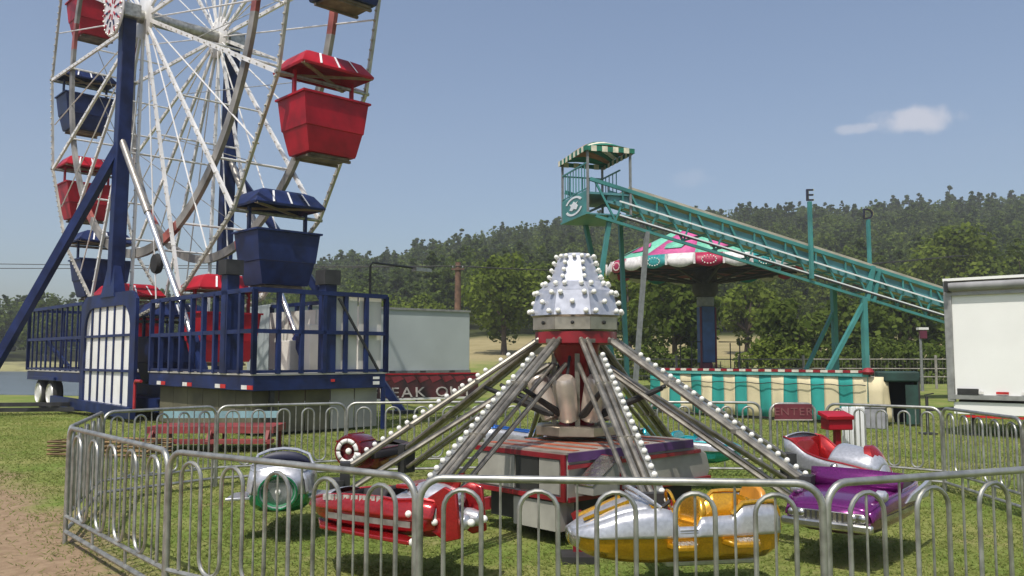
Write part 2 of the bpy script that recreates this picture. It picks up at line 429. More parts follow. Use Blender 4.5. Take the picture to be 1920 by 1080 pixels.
def tree(name, label, px, base_y, top_py, w, y, leaf, kind='decid', seed=1, cat='tree', nclump=34, per=70, size=0.26, trunk_r=0.28, group=None, base_z=None):
    rng = np.random.default_rng(seed)
    x = (px-960)/FPX*y; z = float(terrain(x, y)) if base_z is None else base_z
    h = at_depth(px, top_py, y).z-z
    t = thing(name, label, cat, (x, y, z), 0, group)
    if kind == 'pine': c, r = pine_clumps(h, w, rng, nclump)
    else: c, r = decid_clumps(h, w, rng, nclump)
    V = clump_quads(c, r, per, size, rng, 0.6 if kind == 'pine' else 0.85, 0.4)
    put('crown', np_mesh('crown', V, np.arange(len(V)).reshape(-1, 4), [leaf], False), t)
    b = MB(); lean = rng.normal(size=2)*0.02*h
    pts = [(lean[0]*s*s, lean[1]*s*s, h*s*0.85) for s in np.linspace(0, 1, 7)]
    b.tube([(p[0], p[1], p[2]-0.2) for p in pts], [trunk_r*(1.25 if i == 0 else 1-i*0.14) for i in range(7)], 9)
    for i in rng.choice(len(c), min(len(c), 12), replace=False):
        q = c[i]; s = 0.30 if kind != 'pine' else max(0.1, q[2]/h*0.9)
        st = Vector((lean[0]*s*s, lean[1]*s*s, min(h*s, q[2]*0.8)))
        mid = st.lerp(Vector(q), 0.55)+Vector((0, 0, 0.03*h))
        b.tube([st, mid, Vector(q)], [trunk_r*0.45, trunk_r*0.28, trunk_r*0.1], 6)
    b.build('trunk', bark, t); return t
T = tree
T('deciduous_tree', 'large round light green tree on the straw meadow left of the silver crown', 945, 636, 474, 9.0, 84, leaf_light, seed=3, nclump=46, per=90, trunk_r=0.3)
T('deciduous_tree', 'darker round tree directly behind the silver crown of the rocket ride', 1030, 640, 490, 8.0, 90, forest_mid, seed=4, nclump=40)
T('deciduous_tree', 'bushy green tree behind the left pole of the teal slide', 1180, 660, 500, 8.5, 74, leaf_light, seed=5, nclump=40)
T('deciduous_tree', 'wide leafy tree behind the blue mast of the swing ride', 1265, 668, 506, 8.6, 68, forest_mid, seed=6, nclump=44)
T('deciduous_tree', 'small rounded tree right of the swing ride mast, above the striped canvas', 1470, 672, 560, 6.8, 62, forest_mid, seed=8, nclump=36)
T('deciduous_tree', 'leafy tree under the middle of the slide, upper branches touching its truss', 1400, 668, 520, 6.0, 84, leaf_light, seed=9, nclump=34)
T('deciduous_tree', 'dark tree behind the slanted teal slide brace', 1585, 672, 545, 7.4, 64, forest_mid, seed=10, nclump=38)
T('deciduous_tree', 'dark leafy tree between the slide legs and the white truck', 1690, 672, 530, 7.6, 66, forest_mid, seed=12, nclump=40)
T('deciduous_tree', 'tall light green tree rising above the roof of the white truck', 1800, 660, 425, 13.0, 104, leaf_light, seed=13, nclump=54, per=80, size=0.34)
T('deciduous_tree', 'broad dark tree above the right end of the white truck', 1925, 660, 452, 14.0, 98, forest_mid, seed=14, nclump=54, per=80, size=0.34)
T('deciduous_tree', 'low light green tree above the roof of the grey box trailer', 705, 660, 545, 9.0, 105, leaf_light, seed=15, nclump=30)
T('deciduous_tree', 'low bright tree directly above the right corner of the grey box trailer', 800, 660, 548, 7.0, 100, leaf_light, seed=16, nclump=28)
T('pine_tree', 'tall lone pine standing out on the ridge above the white truck', 1790, 400, 350, 7.0, 322, forest_dark, 'pine', 21, nclump=30, per=40, size=0.6)
T('pine_tree', 'dark pine on the ridge just left of the tall lone pine', 1712, 400, 368, 8.5, 322, forest_dark, 'pine', 22, nclump=30, per=40, size=0.6)
T('pine_tree', 'bushy ridge pine between the two slide light poles and the lone pine', 1686, 400, 364, 7.5, 326, forest_dark, 'pine', 23, nclump=30, per=40, size=0.6)
T('pine_tree', 'pine top at the right edge on the ridge', 1908, 390, 356, 8.0, 322, forest_dark, 'pine', 24, nclump=30, per=40, size=0.6)
T('pine_tree', 'pine standing out on the skyline above the grey box trailer', 780, 500, 448, 9.0, 322, forest_dark, 'pine', 25, nclump=30, per=40, size=0.6)
T('deciduous_tree', 'loose open tree across the lake behind the trailer railing', 95, 650, 552, 9.5, 148, forest_mid, seed=26, nclump=26, per=60, size=0.4)

def shrub(label, px, top, w, y, leaf, seed):
    rng = np.random.default_rng(seed); x = (px-960)/FPX*y; z = float(terrain(x, y)); h = at_depth(px, top, y).z-z
    t = thing('shrub', label, 'shrub', (x, y, z), 0, 'shrubs along the edge of the field')
    n = 26; c = np.stack([rng.uniform(-.45, .45, n)*w, rng.uniform(-.3, .3, n)*w, rng.uniform(0.1, 0.8, n)*h], 1); c[:, 2] *= 1-0.5*(np.abs(c[:, 0])/(0.5*w))**2
    V = clump_quads(c, rng.uniform(0.16, 0.26, n)*h, 80, 0.16, rng, 0.85, 0.4)
    put('foliage', np_mesh('foliage', V, np.arange(len(V)).reshape(-1, 4), [leaf], False), t)
    b = MB()
    for i in range(8): b.tube([(c[i, 0]*0.3, c[i, 1]*0.3, -0.1), (c[i, 0]*0.7, c[i, 1]*0.7, c[i, 2]*0.6), tuple(c[i])], [0.06, 0.04, 0.02], 5)
    b.build('stems', bark, t)
shrub('dense dark shrub at the foot of the right hand slide leg', 1640, 618, 7.5, 58, forest_mid, 41)
shrub('dense dark shrub left of the slanted slide brace', 1545, 625, 6.5, 59, forest_mid, 42)
shrub('lighter shrub under the tree right of the swing mast', 1450, 622, 5.5, 60, leaf_light, 43)
shrub('dark shrub just left of the thin lamp post', 1715, 622, 5.0, 57, forest_mid, 44)
shrub('shrub behind the left edge of the white trailer', 1790, 620, 6.0, 58, forest_mid, 45)
shrub('bushy shrub behind the base of the grey slide leg', 1200, 640, 5.5, 62, forest_mid, 46)
shrub('low shrub behind the red hub of the rocket ride', 1110, 648, 5.0, 64, leaf_light, 47)
shrub('low shrub between the grey slide leg and the swing mast', 1275, 645, 4.5, 60, forest_mid, 48)

# ------------------------------------------------------------------ real grass blades near the enclosure
def grass():
    rng = np.random.default_rng(5); n = 260000
    y = 3.0+rng.random(n)**1.5*24; x = rng.uniform(-1, 1, n)*(y*0.66+0.8)
    dirt = (1.26*x+y < 3.2+rng.normal(size=n)*0.7) & (x < -2.7)
    keep = ~dirt | (rng.random(n) < 0.03); x, y = x[keep], y[keep]; n = len(x)
    pn = np.sin(x*1.7+np.sin(y*1.3)*2)+np.sin(y*2.1+x*0.7)+rng.normal(size=n)*0.6
    keep = pn > -1.9; x, y = x[keep], y[keep]; n = len(x)
    h = rng.uniform(0.012, 0.034, n)*(1+y*0.02); an = rng.uniform(0, 6.283, n); w = 0.0035+0.0004*y
    d = np.stack([np.cos(an), np.sin(an)], 1); ln = rng.normal(size=(n, 2))*h[:, None]*1.7
    a = np.stack([x-d[:, 0]*w, y-d[:, 1]*w, np.zeros(n)], 1); b = np.stack([x+d[:, 0]*w, y+d[:, 1]*w, np.zeros(n)], 1)
    c = np.stack([x+ln[:, 0], y+ln[:, 1], h], 1)
    V = np.stack([a, b, c], 1).reshape(-1, 3)
    gm = leafmat('grass_blades', (0.125, 0.185, 0.034), (0.270, 0.275, 0.095), 0.5)
    o = put('grass', np_mesh('grass', V, np.arange(len(V)).reshape(-1, 3), [gm], False))
    tag(o, 'short sunlit grass around the fenced ride', kind='stuff')
grass()
# ================================================================== FERRIS WHEEL
FC = Vector((-10.12, 25.5, 0)); FA = -R(46.23); AX = 11.82; RO = 9.04; RD = 7.05; HW = 1.17
def fworld(x, y, z): return FC+Matrix.Rotation(FA, 3, 'Z') @ Vector((x, y, z))
def flocal(p): return Matrix.Rotation(-FA, 3, 'Z') @ (Vector(p)-FC)
wheel = thing('ferris_wheel_ride', 'tall white spoked ferris wheel with lit rims and grey drive rings', 'ferris wheel', FC, FA)
ringm = mat('drive_ring_steel', (0.30, 0.285, 0.26), 0.5, 0.4, 0.3, 1.2)
ringr = mat('drive_ring_red', (0.36, 0.10, 0.08), 0.5, 0.2, 0.3, 2)
spokem = mat('wheel_white_steel', (0.76, 0.75, 0.73), 0.36, 0.15, 0.1, 1.5, dirt=0.25)
PH = R(-1.6); N16 = 16; ST = 2*math.pi/N16
sp = MB().bar((0.45, 0, 0), (RO, 0, 0), 0.07, 0.105)
for k in range(1, 9): sp.bar((0.9*k+0.4, 0, -0.06), (0.9*k+0.4, 0, 0.06), 0.085, 0.04)
spoke_me = sp.mesh('spoke', spokem)
bl = MB()
for k in range(18): bl.ball((1.6+k*0.40, -0.05, 0), 0.024, 6, 4)
sbulb_me = bl.mesh('spoke_bulbs', rimbulb)
a0, a1 = Vector((RO, 0, 0)), Vector((RO*math.cos(ST), 0, RO*math.sin(ST)))
sg = MB().bar(a0, a1, 0.07, 0.09); seg_me = sg.mesh('rim_bar', mat('rim_bar_steel', (0.50, 0.48, 0.42), 0.42, 0.4, 0.2, 2, dirt=0.4))
bl = MB()
for k in range(15): bl.ball(a0.lerp(a1, (k+0.5)/15)+Vector((0, -0.05, 0)), 0.031, 6, 4)
seg_bulb = bl.mesh('rim_bulbs', rimbulb)
spread_me = MB().tube([(RD-0.16, -HW, 0), (RD-0.16, HW, 0)], 0.035, 7).mesh('spreader_bar', spokem)
spread2_me = MB().tube([(4.1, -HW, 0), (4.1, HW, 0)], 0.028, 7).mesh('spreader_bar', spokem)
rod_me = MB().tube([(0.5, 0, 0), (RO*math.cos(ST/2), 0, 0)], 0.022, 6).mesh('tension_rod', spokem)
pin_me = MB().tube([(RO, -HW-0.08, 0), (RO, HW+0.08, 0)], 0.045, 8).mesh('pivot_pin', galv)
wire_me = MB().tube([(4.1, -HW, 0), (RD*math.cos(ST), HW, RD*math.sin(ST))], 0.012, 5).mesh('brace_wire', galv)
tie_me = MB().bar((RD*math.cos(0), 0, 0), (RO*math.cos(ST/2)*0.985, 0, RO*math.sin(ST/2)*0.985), 0.05).bar((RD*math.cos(ST), 0, RD*math.sin(ST)), (RO*math.cos(ST/2)*0.985, 0, RO*math.sin(ST/2)*0.985), 0.05).mesh('rim_strut', spokem)
for i in range(N16):
    t = i*ST+PH
    for s in (-1, 1):
        o = put('spoke', spoke_me, wheel, (0, s*HW, AX), (0, -t, 0))
        b = put('spoke_bulbs', sbulb_me, o); b['kind'] = 'stuff'
        put('tension_rod', rod_me, wheel, (0, s*(HW-0.08), AX), (0, -t-ST/2, 0))
        o = put('rim_bar', seg_me, wheel, (0, s*HW, AX), (0, -t, 0))
        b = put('rim_bulbs', seg_bulb, o); b['kind'] = 'stuff'
    put('spreader_bar', spread_me, wheel, (0, 0, AX), (0, -t, 0))
    put('spreader_bar', spread2_me, wheel, (0, 0, AX), (0, -t, 0))
    put('pivot_pin', pin_me, wheel, (0, 0, AX), (0, -t, 0))
    put('brace_wire', wire_me, wheel, (0, 0, AX), (0, -t, 0))
for s in (-1, 1):
    b = MB(); rows = []; nseg = 96
    for k in range(nseg+1):
        a = 2*math.pi*k/nseg; ca, sa = math.cos(a), math.sin(a)
        rows.append([(ca*r, y, sa*r) for r, y in ((RD-0.13, -0.055), (RD+0.13, -0.055), (RD+0.13, 0.055), (RD-0.13, 0.055))])
    b.grid(rows, 0, True)
    for k in range(nseg):
        if k % 16 in (12, 13): 
            for q in range(4): b.mi[k*4+q] = 1
    b.build('drive_ring', [ringm, ringr], wheel, (0, s*(HW-0.12), AX), fix=True)
RYX = Matrix.Rotation(R(90), 3, 'X')
MB().lathe([(0.2, -1.95), (0.2, 1.95)], 16, rot=RYX).build('axle', galv, wheel, (0, 0, AX))
for s in (-1, 1):
    MB().lathe([(0.62, -0.06), (0.66, -0.03), (0.66, 0.03), (0.62, 0.06)], 24, (0, s*(HW-0.02), 0), RYX).build('hub_flange', spokem, wheel, (0, 0, AX))
hs = MB().lathe([(0.05, 0.05), (0.78, 0.03), (0.80, 0.0), (0.78, -0.03)], 28, rot=RYX).build('hub_sign', mat('hub_sign_white', (0.62, 0.60, 0.62), 0.5, 0, 0.1, 5), wheel, (0, -2.02, AX))
for ring, rad, m_ in ((10, 0.68, redp), (10, 0.46, bluep), (8, 0.26, redp)):
    for k in range(ring):
        a = 2*math.pi*k/ring
        MB().bar((math.cos(a)*(rad-0.09), -0.055, math.sin(a)*(rad-0.09)), (math.cos(a)*(rad+0.07), -0.055, math.sin(a)*(rad+0.07)), 0.05, 0.02, up=(0, 1, 0)).build('sign_dash', m_, hs)
b = MB()
for k in range(28):
    a = 2*math.pi*k/28; b.ball((math.cos(a)*0.74, -0.05, math.sin(a)*0.74), 0.03, 6, 4)
b.build('sign_bulbs', bulbm, hs)['kind'] = 'stuff'

# ------------------------------------------------------------------ gondolas
stripem = mat('reflective_stripe', (0.78, 0.79, 0.82), 0.4, 0, 0.05, 5)
intm = mat('gondola_underside', (0.16, 0.13, 0.10), 0.8, 0, 0.3, 3)
def gondola(k, label):
    t = -k*ST+PH; pm = bluep if k % 2 == 0 else redp
    g = thing('gondola', label, 'gondola', fworld(RO*math.cos(t), 0, AX+RO*math.sin(t)), FA, 'gondolas hanging on the ferris wheel'); g.scale = (0.92, 0.92, 0.95)
    x, y = 0.66, 0.92
    def ringp(hx, hy, z): return [(-hx, -hy, z), (hx, -hy, z), (hx, hy, z), (-hx, hy, z)]
    b = MB(); b.grid([ringp(0.48, 0.66, -1.86), ringp(0.50, 0.68, -1.80), ringp(0.58, 0.80, -1.28), ringp(0.605, 0.825, -1.26), ringp(x, y, -0.50)], 0, True)
    b.grid([ringp(x-0.03, y-0.03, -0.50), ringp(0.50, 0.70, -1.7)], 0, True)
    b.add(ringp(0.48, 0.66, -1.86), [(3, 2, 1, 0)]); b.add(ringp(0.50, 0.70, -1.7), [(0, 1, 2, 3)])
    b.build('tub', pm, g, fix=False, solid=0)
    b = MB(); r2 = ringp(x+0.05, y+0.05, -0.47); r3 = ringp(x-0.035, y-0.035, -0.47)
    b.grid([ringp(x-0.035, y-0.035, -0.52), ringp(x+0.05, y+0.05, -0.52), r2, r3, ringp(x-0.035, y-0.035, -0.52)], 0, True)
    b.build('rim_lip', pm, g)
    MB().box((0, 0, -1.90), (0.78, 1.10, 0.06)).box((0.3, 0, -1.94), (0.08, 1.25, 0.06)).box((-0.3, 0, -1.94), (0.08, 1.25, 0.06)).build('floor_frame', intm, g)
    for s in (-1, 1):
        MB().box((0, s*(y-0.09), -0.20), (0.11, 0.07, 0.72)).build('post', pm, g)
        MB().box((s*0.40, 0, -1.02), (0.34, 1.35, 0.10)).build('seat', pm, g, bevel=0.02)
    # canopy: shallow hipped roof with turned-down eave, open beneath
    b = MB()
    b.grid([ringp(0.72, 1.02, 0.14), ringp(0.74, 1.04, 0.20), ringp(0.50, 0.80, 0.52), ringp(0.34, 0.62, 0.60)], 0, True)
    b.add(ringp(0.34, 0.62, 0.60), [(0, 1, 2, 3)])
    b.grid([ringp(0.72, 1.02, 0.14), ringp(0.48, 0.78, 0.46)], 1, True); b.add(ringp(0.48, 0.78, 0.46), [(3, 2, 1, 0)], 1)
    can = b.build('canopy', [pm, pm], g, bevel=0.012)
    MB().bar((-0.70, -1.0, 0.16), (0.70, 1.0, 0.16), 0.08, 0.05).bar((-0.70, 1.0, 0.15), (0.70, -1.0, 0.15), 0.08, 0.05).build('cross_brace', mat('brace_tan', (0.34, 0.27, 0.20), 0.7), can)
    for yy in (-0.52, 0.0, 0.52):
        for s in (-1, 1):
            MB().bar((s*0.745, yy, 0.215), (s*0.505, yy*0.80, 0.534), 0.05, 0.012).build('stripe', stripem, can)
    MB().tube([(0, -1.08, 0), (0, 1.08, 0)], 0.04, 8).build('hanger_bar', galv, g)
gl = ['blue gondola with only its tub bottom showing at the top edge of the picture',
      'red gondola hanging out right in the open sky, nearest of the red ones',
      'blue gondola directly below the big red one, over the right hand deck',
      'red gondola behind the blue deck railing, tub just above the deck',
      'blue gondola at the bottom of the wheel beside the white barred gate',
      'red gondola low behind the top of the white barred gate',
      'blue gondola low on the left, just left of the blue tower',
      'red gondola on the left with its bright canopy against the sky',
      'blue gondola on the left edge of the wheel between two red ones',
      'red gondola at the upper left beside the round hub sign']
for k, s in enumerate(gl): gondola(k, s)

# ------------------------------------------------------------------ ferris trailer base
base = thing('ferris_wheel_trailer', 'blue steel ferris wheel trailer with railed decks, towers and white barred gate', 'trailer', FC, FA)
deckm = mat('aluminium_deck', (0.50, 0.48, 0.43), 0.5, 0.3, 0.15, 2, dirt=0.3)
skirtm = mat('grey_skirt_board', (0.34, 0.33, 0.31), 0.7, 0, 0.1, 1.5, dirt=0.3)
oliv = mat('olive_skirt_board', (0.12, 0.11, 0.07), 0.8, 0, 0.2, 1.5)
creamp = mat('cream_board', (0.68, 0.66, 0.60), 0.5, 0, 0.06, 1.0, dirt=0.12)
YN, YF, XE, XL = -1.62, 1.82, 8.3, -8.8
# decks and chassis
MB().box((5.4, (YN+YF)/2, 1.17), (5.8, YF-YN, 0.33)).build('deck_frame', bluep, base, bevel=0.01)
MB().box((5.4, (YN+YF)/2, 1.355), (5.84, YF-YN+0.04, 0.035)).build('deck_plate', deckm, base)
MB().box((-5.8, (YN+YF)/2, 1.10), (6.0, YF-YN, 0.30)).build('rear_deck_frame', bluep, base, bevel=0.01)
MB().box((-5.8, (YN+YF)/2, 1.27), (6.04, YF-YN+0.04, 0.035)).build('rear_deck_plate', deckm, base)
MB().box((-0.2, 0.1, 0.45), (5.4, 2.9, 0.34)).box((0, -0.7, 0.8), (9.0, 0.22, 0.3)).box((0, 0.9, 0.8), (9.0, 0.22, 0.3)).build('chassis', bluep, base)
MB().bar((2.2, -1.9, 0.26), (-5.2, -1.76, 0.34), 0.16, 0.30).build('side_rail', bluep, base)
# reflectors along the deck edges
rw, rr_ = mat('reflector_white', (0.75, 0.73, 0.70), 0.4), mat('reflector_red', (0.5, 0.02, 0.02), 0.35)
for k, x in enumerate((3.2, 4.8, 6.6, 7.9)):
    MB().box((x, YN-0.004, 1.08), (0.26, 0.012, 0.09)).build('reflector', rw, base)
    MB().box((x+0.27, YN-0.004, 1.08), (0.26, 0.012, 0.09)).build('reflector', rr_, base)
MB().box((XE+0.005, 0.35, 1.20), (0.012, 0.10, 0.06)).build('reflector', rr_, base)
MB().box((XE+0.005, 1.55, 1.12), (0.012, 0.18, 0.08)).build('reflector', rw, base)
MB().box((XE+0.005, 1.55, 1.24), (0.012, 0.18, 0.06)).build('reflector', rw, base)
# skirts
for k in range(5):
    y0 = YN+0.12+k*0.66
    MB().box((XE-0.30, y0+0.32, 0.53), (0.03, 0.63, 0.92)).build('skirt_panel', skirtm if k > 2 else oliv, base)
for k in range(6):
    x0 = 2.7+k*0.87
    MB().box((x0+0.42, YN+0.25, 0.52), (0.85, 0.03, 0.92)).build('skirt_panel', oliv, base)
MB().box((XE-0.02, YF-0.05, 0.5), (0.08, 0.08, 1.0)).build('jack_leg', bluep, base)
MB().box((XE-0.12, YN+0.5, 0.5), (0.10, 0.10, 1.0)).build('jack_leg', darkm, base)
# railings: each rail and each bar its own part
def railing(p0, p1, zb, zt, zm, nb, bw=0.07, thick=0.10, panels=None, pm=None, off=0.05):
    p0, p1 = Vector(p0), Vector(p1); d = p1-p0; L = d.length
    for z, w in ((zt, 0.10), (zm, 0.09), (zb+0.05, 0.06)):
        MB().bar((*p0, z), (*p1, z), w, w).build('rail', bluep, base)
    for k in range(nb+1):
        q = p0+d*k/nb; w = thick if k in (0, nb) else bw
        MB().box((q.x, q.y, (zb+zt)/2), (w, w, zt-zb)).build('railing_bar', bluep, base)
railing((2.6, YN), (XE, YN), 1.37, 3.20, 2.30, 9, 0.10)
railing((XE, YN), (XE, YF), 1.37, 3.20, 2.30, 6, 0.09)
railing((XE, YF), (2.6, YF), 1.37, 3.20, 2.30, 8, 0.09)
railing((XL, YN), (-2.9, YN), 1.29, 3.40, 2.35, 11, 0.05)
railing((XL, YN), (XL, YF), 1.29, 3.40, 2.35, 6, 0.06)
railing((XL, YF), (-2.9, YF), 1.29, 3.40, 2.35, 11, 0.06)
MB().bar((-7.0, YN+0.1, 2.3), (-4.4, YN+0.1, 1.4), 0.10).build('railing_brace', bluep, base)
# white boards: behind the end rail and standing on the deck
for k, (y0, y1) in enumerate(((0.45, 1.05), (1.10, 1.74))):
    MB().box((XE-0.10, (y0+y1)/2, 2.28), (0.02, y1-y0, 1.76)).build('white_board', creamp, base)
for k in range(6):
    MB().box((3.1+k*0.86, YF-0.10, 2.2), (0.80, 0.03, 1.62)).build('white_board', creamp, base)
MB().box((5.6, YF-0.42, 1.98), (0.5, 0.45, 1.2)).build('control_cabinet', creamp, base, bevel=0.02)
MB().box((4.6, YF-0.42, 1.78), (0.45, 0.45, 0.8)).build('control_cabinet', creamp, base, bevel=0.02)
# tall square columns on the deck
for x, y, z1 in ((6.9, YN+0.10, 3.75), (XE-0.16, 0.28, 3.55)):
    MB().box((x, y, (1.37+z1)/2), (0.30, 0.30, z1-1.37)).build('deck_column', bluep, base, bevel=0.01)
    MB().box((x, y, z1+0.03), (0.42, 0.42, 0.34)).build('column_cap', darkm, base)
MB().bar((XE+0.03, 0.46, 3.1), (XE+0.03, 1.6, 1.4), 0.05).build('stay_bar', darkm, base)
MB().tube([(7.6, YF, 3.2), (7.6, YF, 4.0), (7.62, YF+0.05, 4.1), (7.9, YF+1.2, 4.02)], 0.03, 7).build('lamp_arm', darkm, base)
MB().box((7.95, YF+1.35, 3.98), (0.2, 0.5, 0.09)).build('lamp_head', galv, base)
# white barred gate under the near tower, blue arched surround
gy = -1.80
def P_(x, z): return (x, z)
gx0, gx1, gz0, gz1 = -2.45, 1.95, 0.42, 3.55
MX = Matrix(((1, 0, 0, 0), (0, 0, -1, gy), (0, 1, 0, 0), (0, 0, 0, 1)))
MB().box((-0.28, gy+0.075, 1.80), (4.0, 0.04, 2.86)).build('gate_board', mat('gate_white', (0.80, 0.80, 0.78), 0.45, 0, 0.04, 1.5), base)
cx0, cx1, ct, cb = -2.15, 1.55, 3.18, 0.40
arch = [(cx0, cb), (cx0, 2.55)]+[(cx0+0.62-0.62*math.cos(a), 2.55+0.63*math.sin(a)) for a in np.linspace(0.15, 1.57, 7)]+[(cx1-0.62+0.62*math.sin(a), 2.55+0.63*math.cos(a)) for a in np.linspace(0.0, 1.42, 7)]+[(cx1, 2.55), (cx1, cb)]
outer = [(gx0, cb), (gx0, 3.3), (gx0+0.3, gz1)]+[(gx0+0.3+(gx1-0.3-gx0-0.3)*k/11, gz1) for k in range(1, 12)]+[(gx1, 3.3), (gx1, cb)]
m_ = min(len(arch), len(outer))
def resample(pl, n):
    d = [0]
    for i in range(1, len(pl)): d.append(d[-1]+math.hypot(pl[i][0]-pl[i-1][0], pl[i][1]-pl[i-1][1]))
    return [(float(np.interp(d[-1]*k/(n-1), d, [p[0] for p in pl])), float(np.interp(d[-1]*k/(n-1), d, [p[1] for p in pl]))) for k in range(n)]
A_, O_ = resample(arch, 40), resample(outer, 40)
b = MB(); rows = []
for k in range(40):
    a, o = A_[k], O_[k]
    rows.append([(a[0], gy-0.01, a[1]), (o[0], gy-0.01, o[1]), (o[0], gy+0.08, o[1]), (a[0], gy+0.08, a[1])])
b.grid(rows, 0, True); b.build('gate_surround', bluep, base, fix=True, smooth=False)
for x in (-1.62, -0.98, -0.38, 0.22, 0.95): MB().box((x, gy+0.035, 1.82), (0.085 if x not in (-1.62, 0.95) else 0.12, 0.03, 2.72)).build('gate_bar', bluep, base)
for z in (1.36, 2.34): MB().box((-0.3, gy+0.012, z), (3.7, 0.03, 0.07)).build('gate_rail', bluep, base)
# towers
for s, zb in ((-1, 3.45), (1, 1.2)):
    MB().bar((-0.25, s*1.62, zb), (0, s*1.62, AX-0.05), 0.38, 0.36, up=(1, 0, 0)).build('tower', bluep, base, bevel=0.02)
    MB().box((0, s*1.62, AX), (0.75, 0.5, 0.42)).build('bearing_block', galv, base, bevel=0.03)
MB().box((-0.25, -1.66, 3.9), (1.1, 0.36, 0.9), taper=0.5).build('tower_foot', bluep, base)
# braces and silver struts
b0 = flocal(Vector((-15.9, 25.1, 0.05)))
def tpx(z): return (-0.25+0.25*(z-3.45)/(AX-3.45))
MB().bar((tpx(7.9), -1.66, 7.9), b0, 0.24, 0.24).build('brace', bluep, base)
MB().box((b0.x, b0.y, 0.05), (0.7, 0.7, 0.1)).build('brace_foot', darkm, base)
b1 = flocal(Vector((-3.4, 26.6, 0.05)))
MB().bar((tpx(7.9), 1.66, 7.9), b1, 0.24, 0.24).build('brace', bluep, base)
MB().box((b1.x, b1.y, 0.05), (0.7, 0.7, 0.1)).build('brace_foot', darkm, base)
strutm = mat('polished_strut', (0.78, 0.77, 0.76), 0.2, 0.9, 0.08, 2)
for s, x1 in ((-1, 4.7), (1, 4.7)):
    mid = Vector((tpx(8.1), s*1.66, 8.1)).lerp(Vector((x1, s*1.45, 2.3)), 0.42); e = Vector((x1, s*1.45, 2.3))
    MB().tube([(tpx(8.1), s*1.66, 8.1), mid], 0.10, 10).build('strut_sleeve', mat('strut_sleeve_grey', (0.35, 0.33, 0.30), 0.4, 0.6), base)
    MB().tube([mid, e], 0.075, 10).build('strut_rod', strutm, base)
    MB().bar(e, (x1+0.7, s*1.45, 1.4), 0.2).build('strut_foot', bluep, base)
# low outrigger beams to the left
for dz, dy in ((0.16, 0), (0.30, 0.5)):
    p = flocal(Vector((-22, 25.6+dy, dz-0.05))); q = Vector((-2.4, -1.6+dy, dz))
    MB().bar(q, p, 0.12, 0.12).build('outrigger', darkm, base)
# tandem wheels at the rear
for x in (-6.2, -7.5):
    w = thing  # noqa
    o = MB().lathe([(0.22, -0.14), (0.46, -0.14), (0.51, -0.08), (0.51, 0.08), (0.46, 0.14), (0.22, 0.14)], 22, rot=RYX).build('wheel', rubber, base, (x, -1.42, 0.51))
    MB().lathe([(0.05, 0.10), (0.14, 0.12), (0.16, 0.04), (0.30, 0.08), (0.33, 0.19), (0.345, 0.15)], 20, rot=RYX).build('rim', mat('wheel_rim_white', (0.70, 0.69, 0.66), 0.4, 0.2), o)
    o2 = MB().lathe([(0.22, -0.14), (0.46, -0.14), (0.51, -0.08), (0.51, 0.08), (0.46, 0.14), (0.22, 0.14)], 22, rot=RYX).build('wheel', rubber, base, (x, 1.42, 0.51))
for x in (-3.35, -3.75): MB().lathe([(0.02, 1.3), (0.13, 1.3), (0.14, 1.5), (0.14, 2.2), (0.10, 2.32), (0.03, 2.36)], 12, (x, -1.2, 0)).build('gas_cylinder', whitep, base)
MB().box((-6.85, -1.5, 1.02), (2.9, 0.4, 0.10)).build('mudguard', bluep, base)
MB().tube([(2.45, -1.95, 0.35), (2.45, -1.95, 1.05), (2.55, -1.97, 1.12), (3.0, -2.0, 1.12)], 0.04, 7).build('step_handrail', mat('handrail_red', (0.40, 0.02, 0.03), 0.4), base)
# drive unit and white fittings between the towers
MB().box((1.6, 0.9, 2.9), (0.7, 0.6, 0.9)).box((1.3, 0.9, 3.6), (0.35, 0.4, 0.6)).build('drive_motor', darkm, base, bevel=0.03)
for s in (-1, 1):
    MB().lathe([(0.05, -0.09), (0.26, -0.09), (0.30, 0), (0.26, 0.09), (0.05, 0.09)], 18, (1.3, s*(HW-0.12), AX-RD-0.42), RYX).build('drive_wheel', rubber, base)

# red loading steps between the trailer and the ride fence
st = thing('loading_platform', 'low red loading platform with a pale teal edge beside the ferris trailer', 'platform', (-5.55, 16.3, 0), R(2))
redd = mat('platform_red', (0.22, 0.03, 0.03), 0.6, 0, 0.25, 2, dirt=0.3)
MB().box((0, 0, 0.40), (2.3, 1.0, 0.12)).build('tread', redd, st)
MB().box((0, -0.55, 0.20), (2.3, 0.28, 0.07)).build('tread', redd, st)
MB().box((-0.1, 0.47, 0.62), (2.2, 0.05, 0.13)).build('kick_board', mat('pale_teal', (0.20, 0.36, 0.38), 0.6), st)
for x in (-1.05, 0, 1.05):
    MB().box((x, 0.4, 0.17), (0.07, 0.07, 0.34)).build('leg', redd, st); MB().box((x, -0.4, 0.17), (0.07, 0.07, 0.34)).build('leg', redd, st)
    MB().bar((x, -0.68, 0.18), (x, -0.45, 0.40), 0.06).build('stringer', redd, st)
hb = thing('barrier_stack', 'low heap of rusty barrier frames lying on the grass behind the fence corner', 'barrier frames', (-7.1, 15.3, 0), R(-10))
rust = mat('rusty_pipe', (0.26, 0.17, 0.08), 0.8, 0.2, 0.3, 4)
for k in range(4):
    b = MB(); z = 0.05+k*0.07
    b.tube([(-0.95, -0.4, z), (0.95, -0.4+0.05*k, z), (0.95, 0.4, z), (-0.95, 0.4, z)], 0.022, 6, closed=True)
    for q in range(6): b.tube([(-0.7+q*0.28, -0.4, z), (-0.7+q*0.28, 0.4, z)], 0.014, 5)
    b.build('barrier_frame', rust, hb)
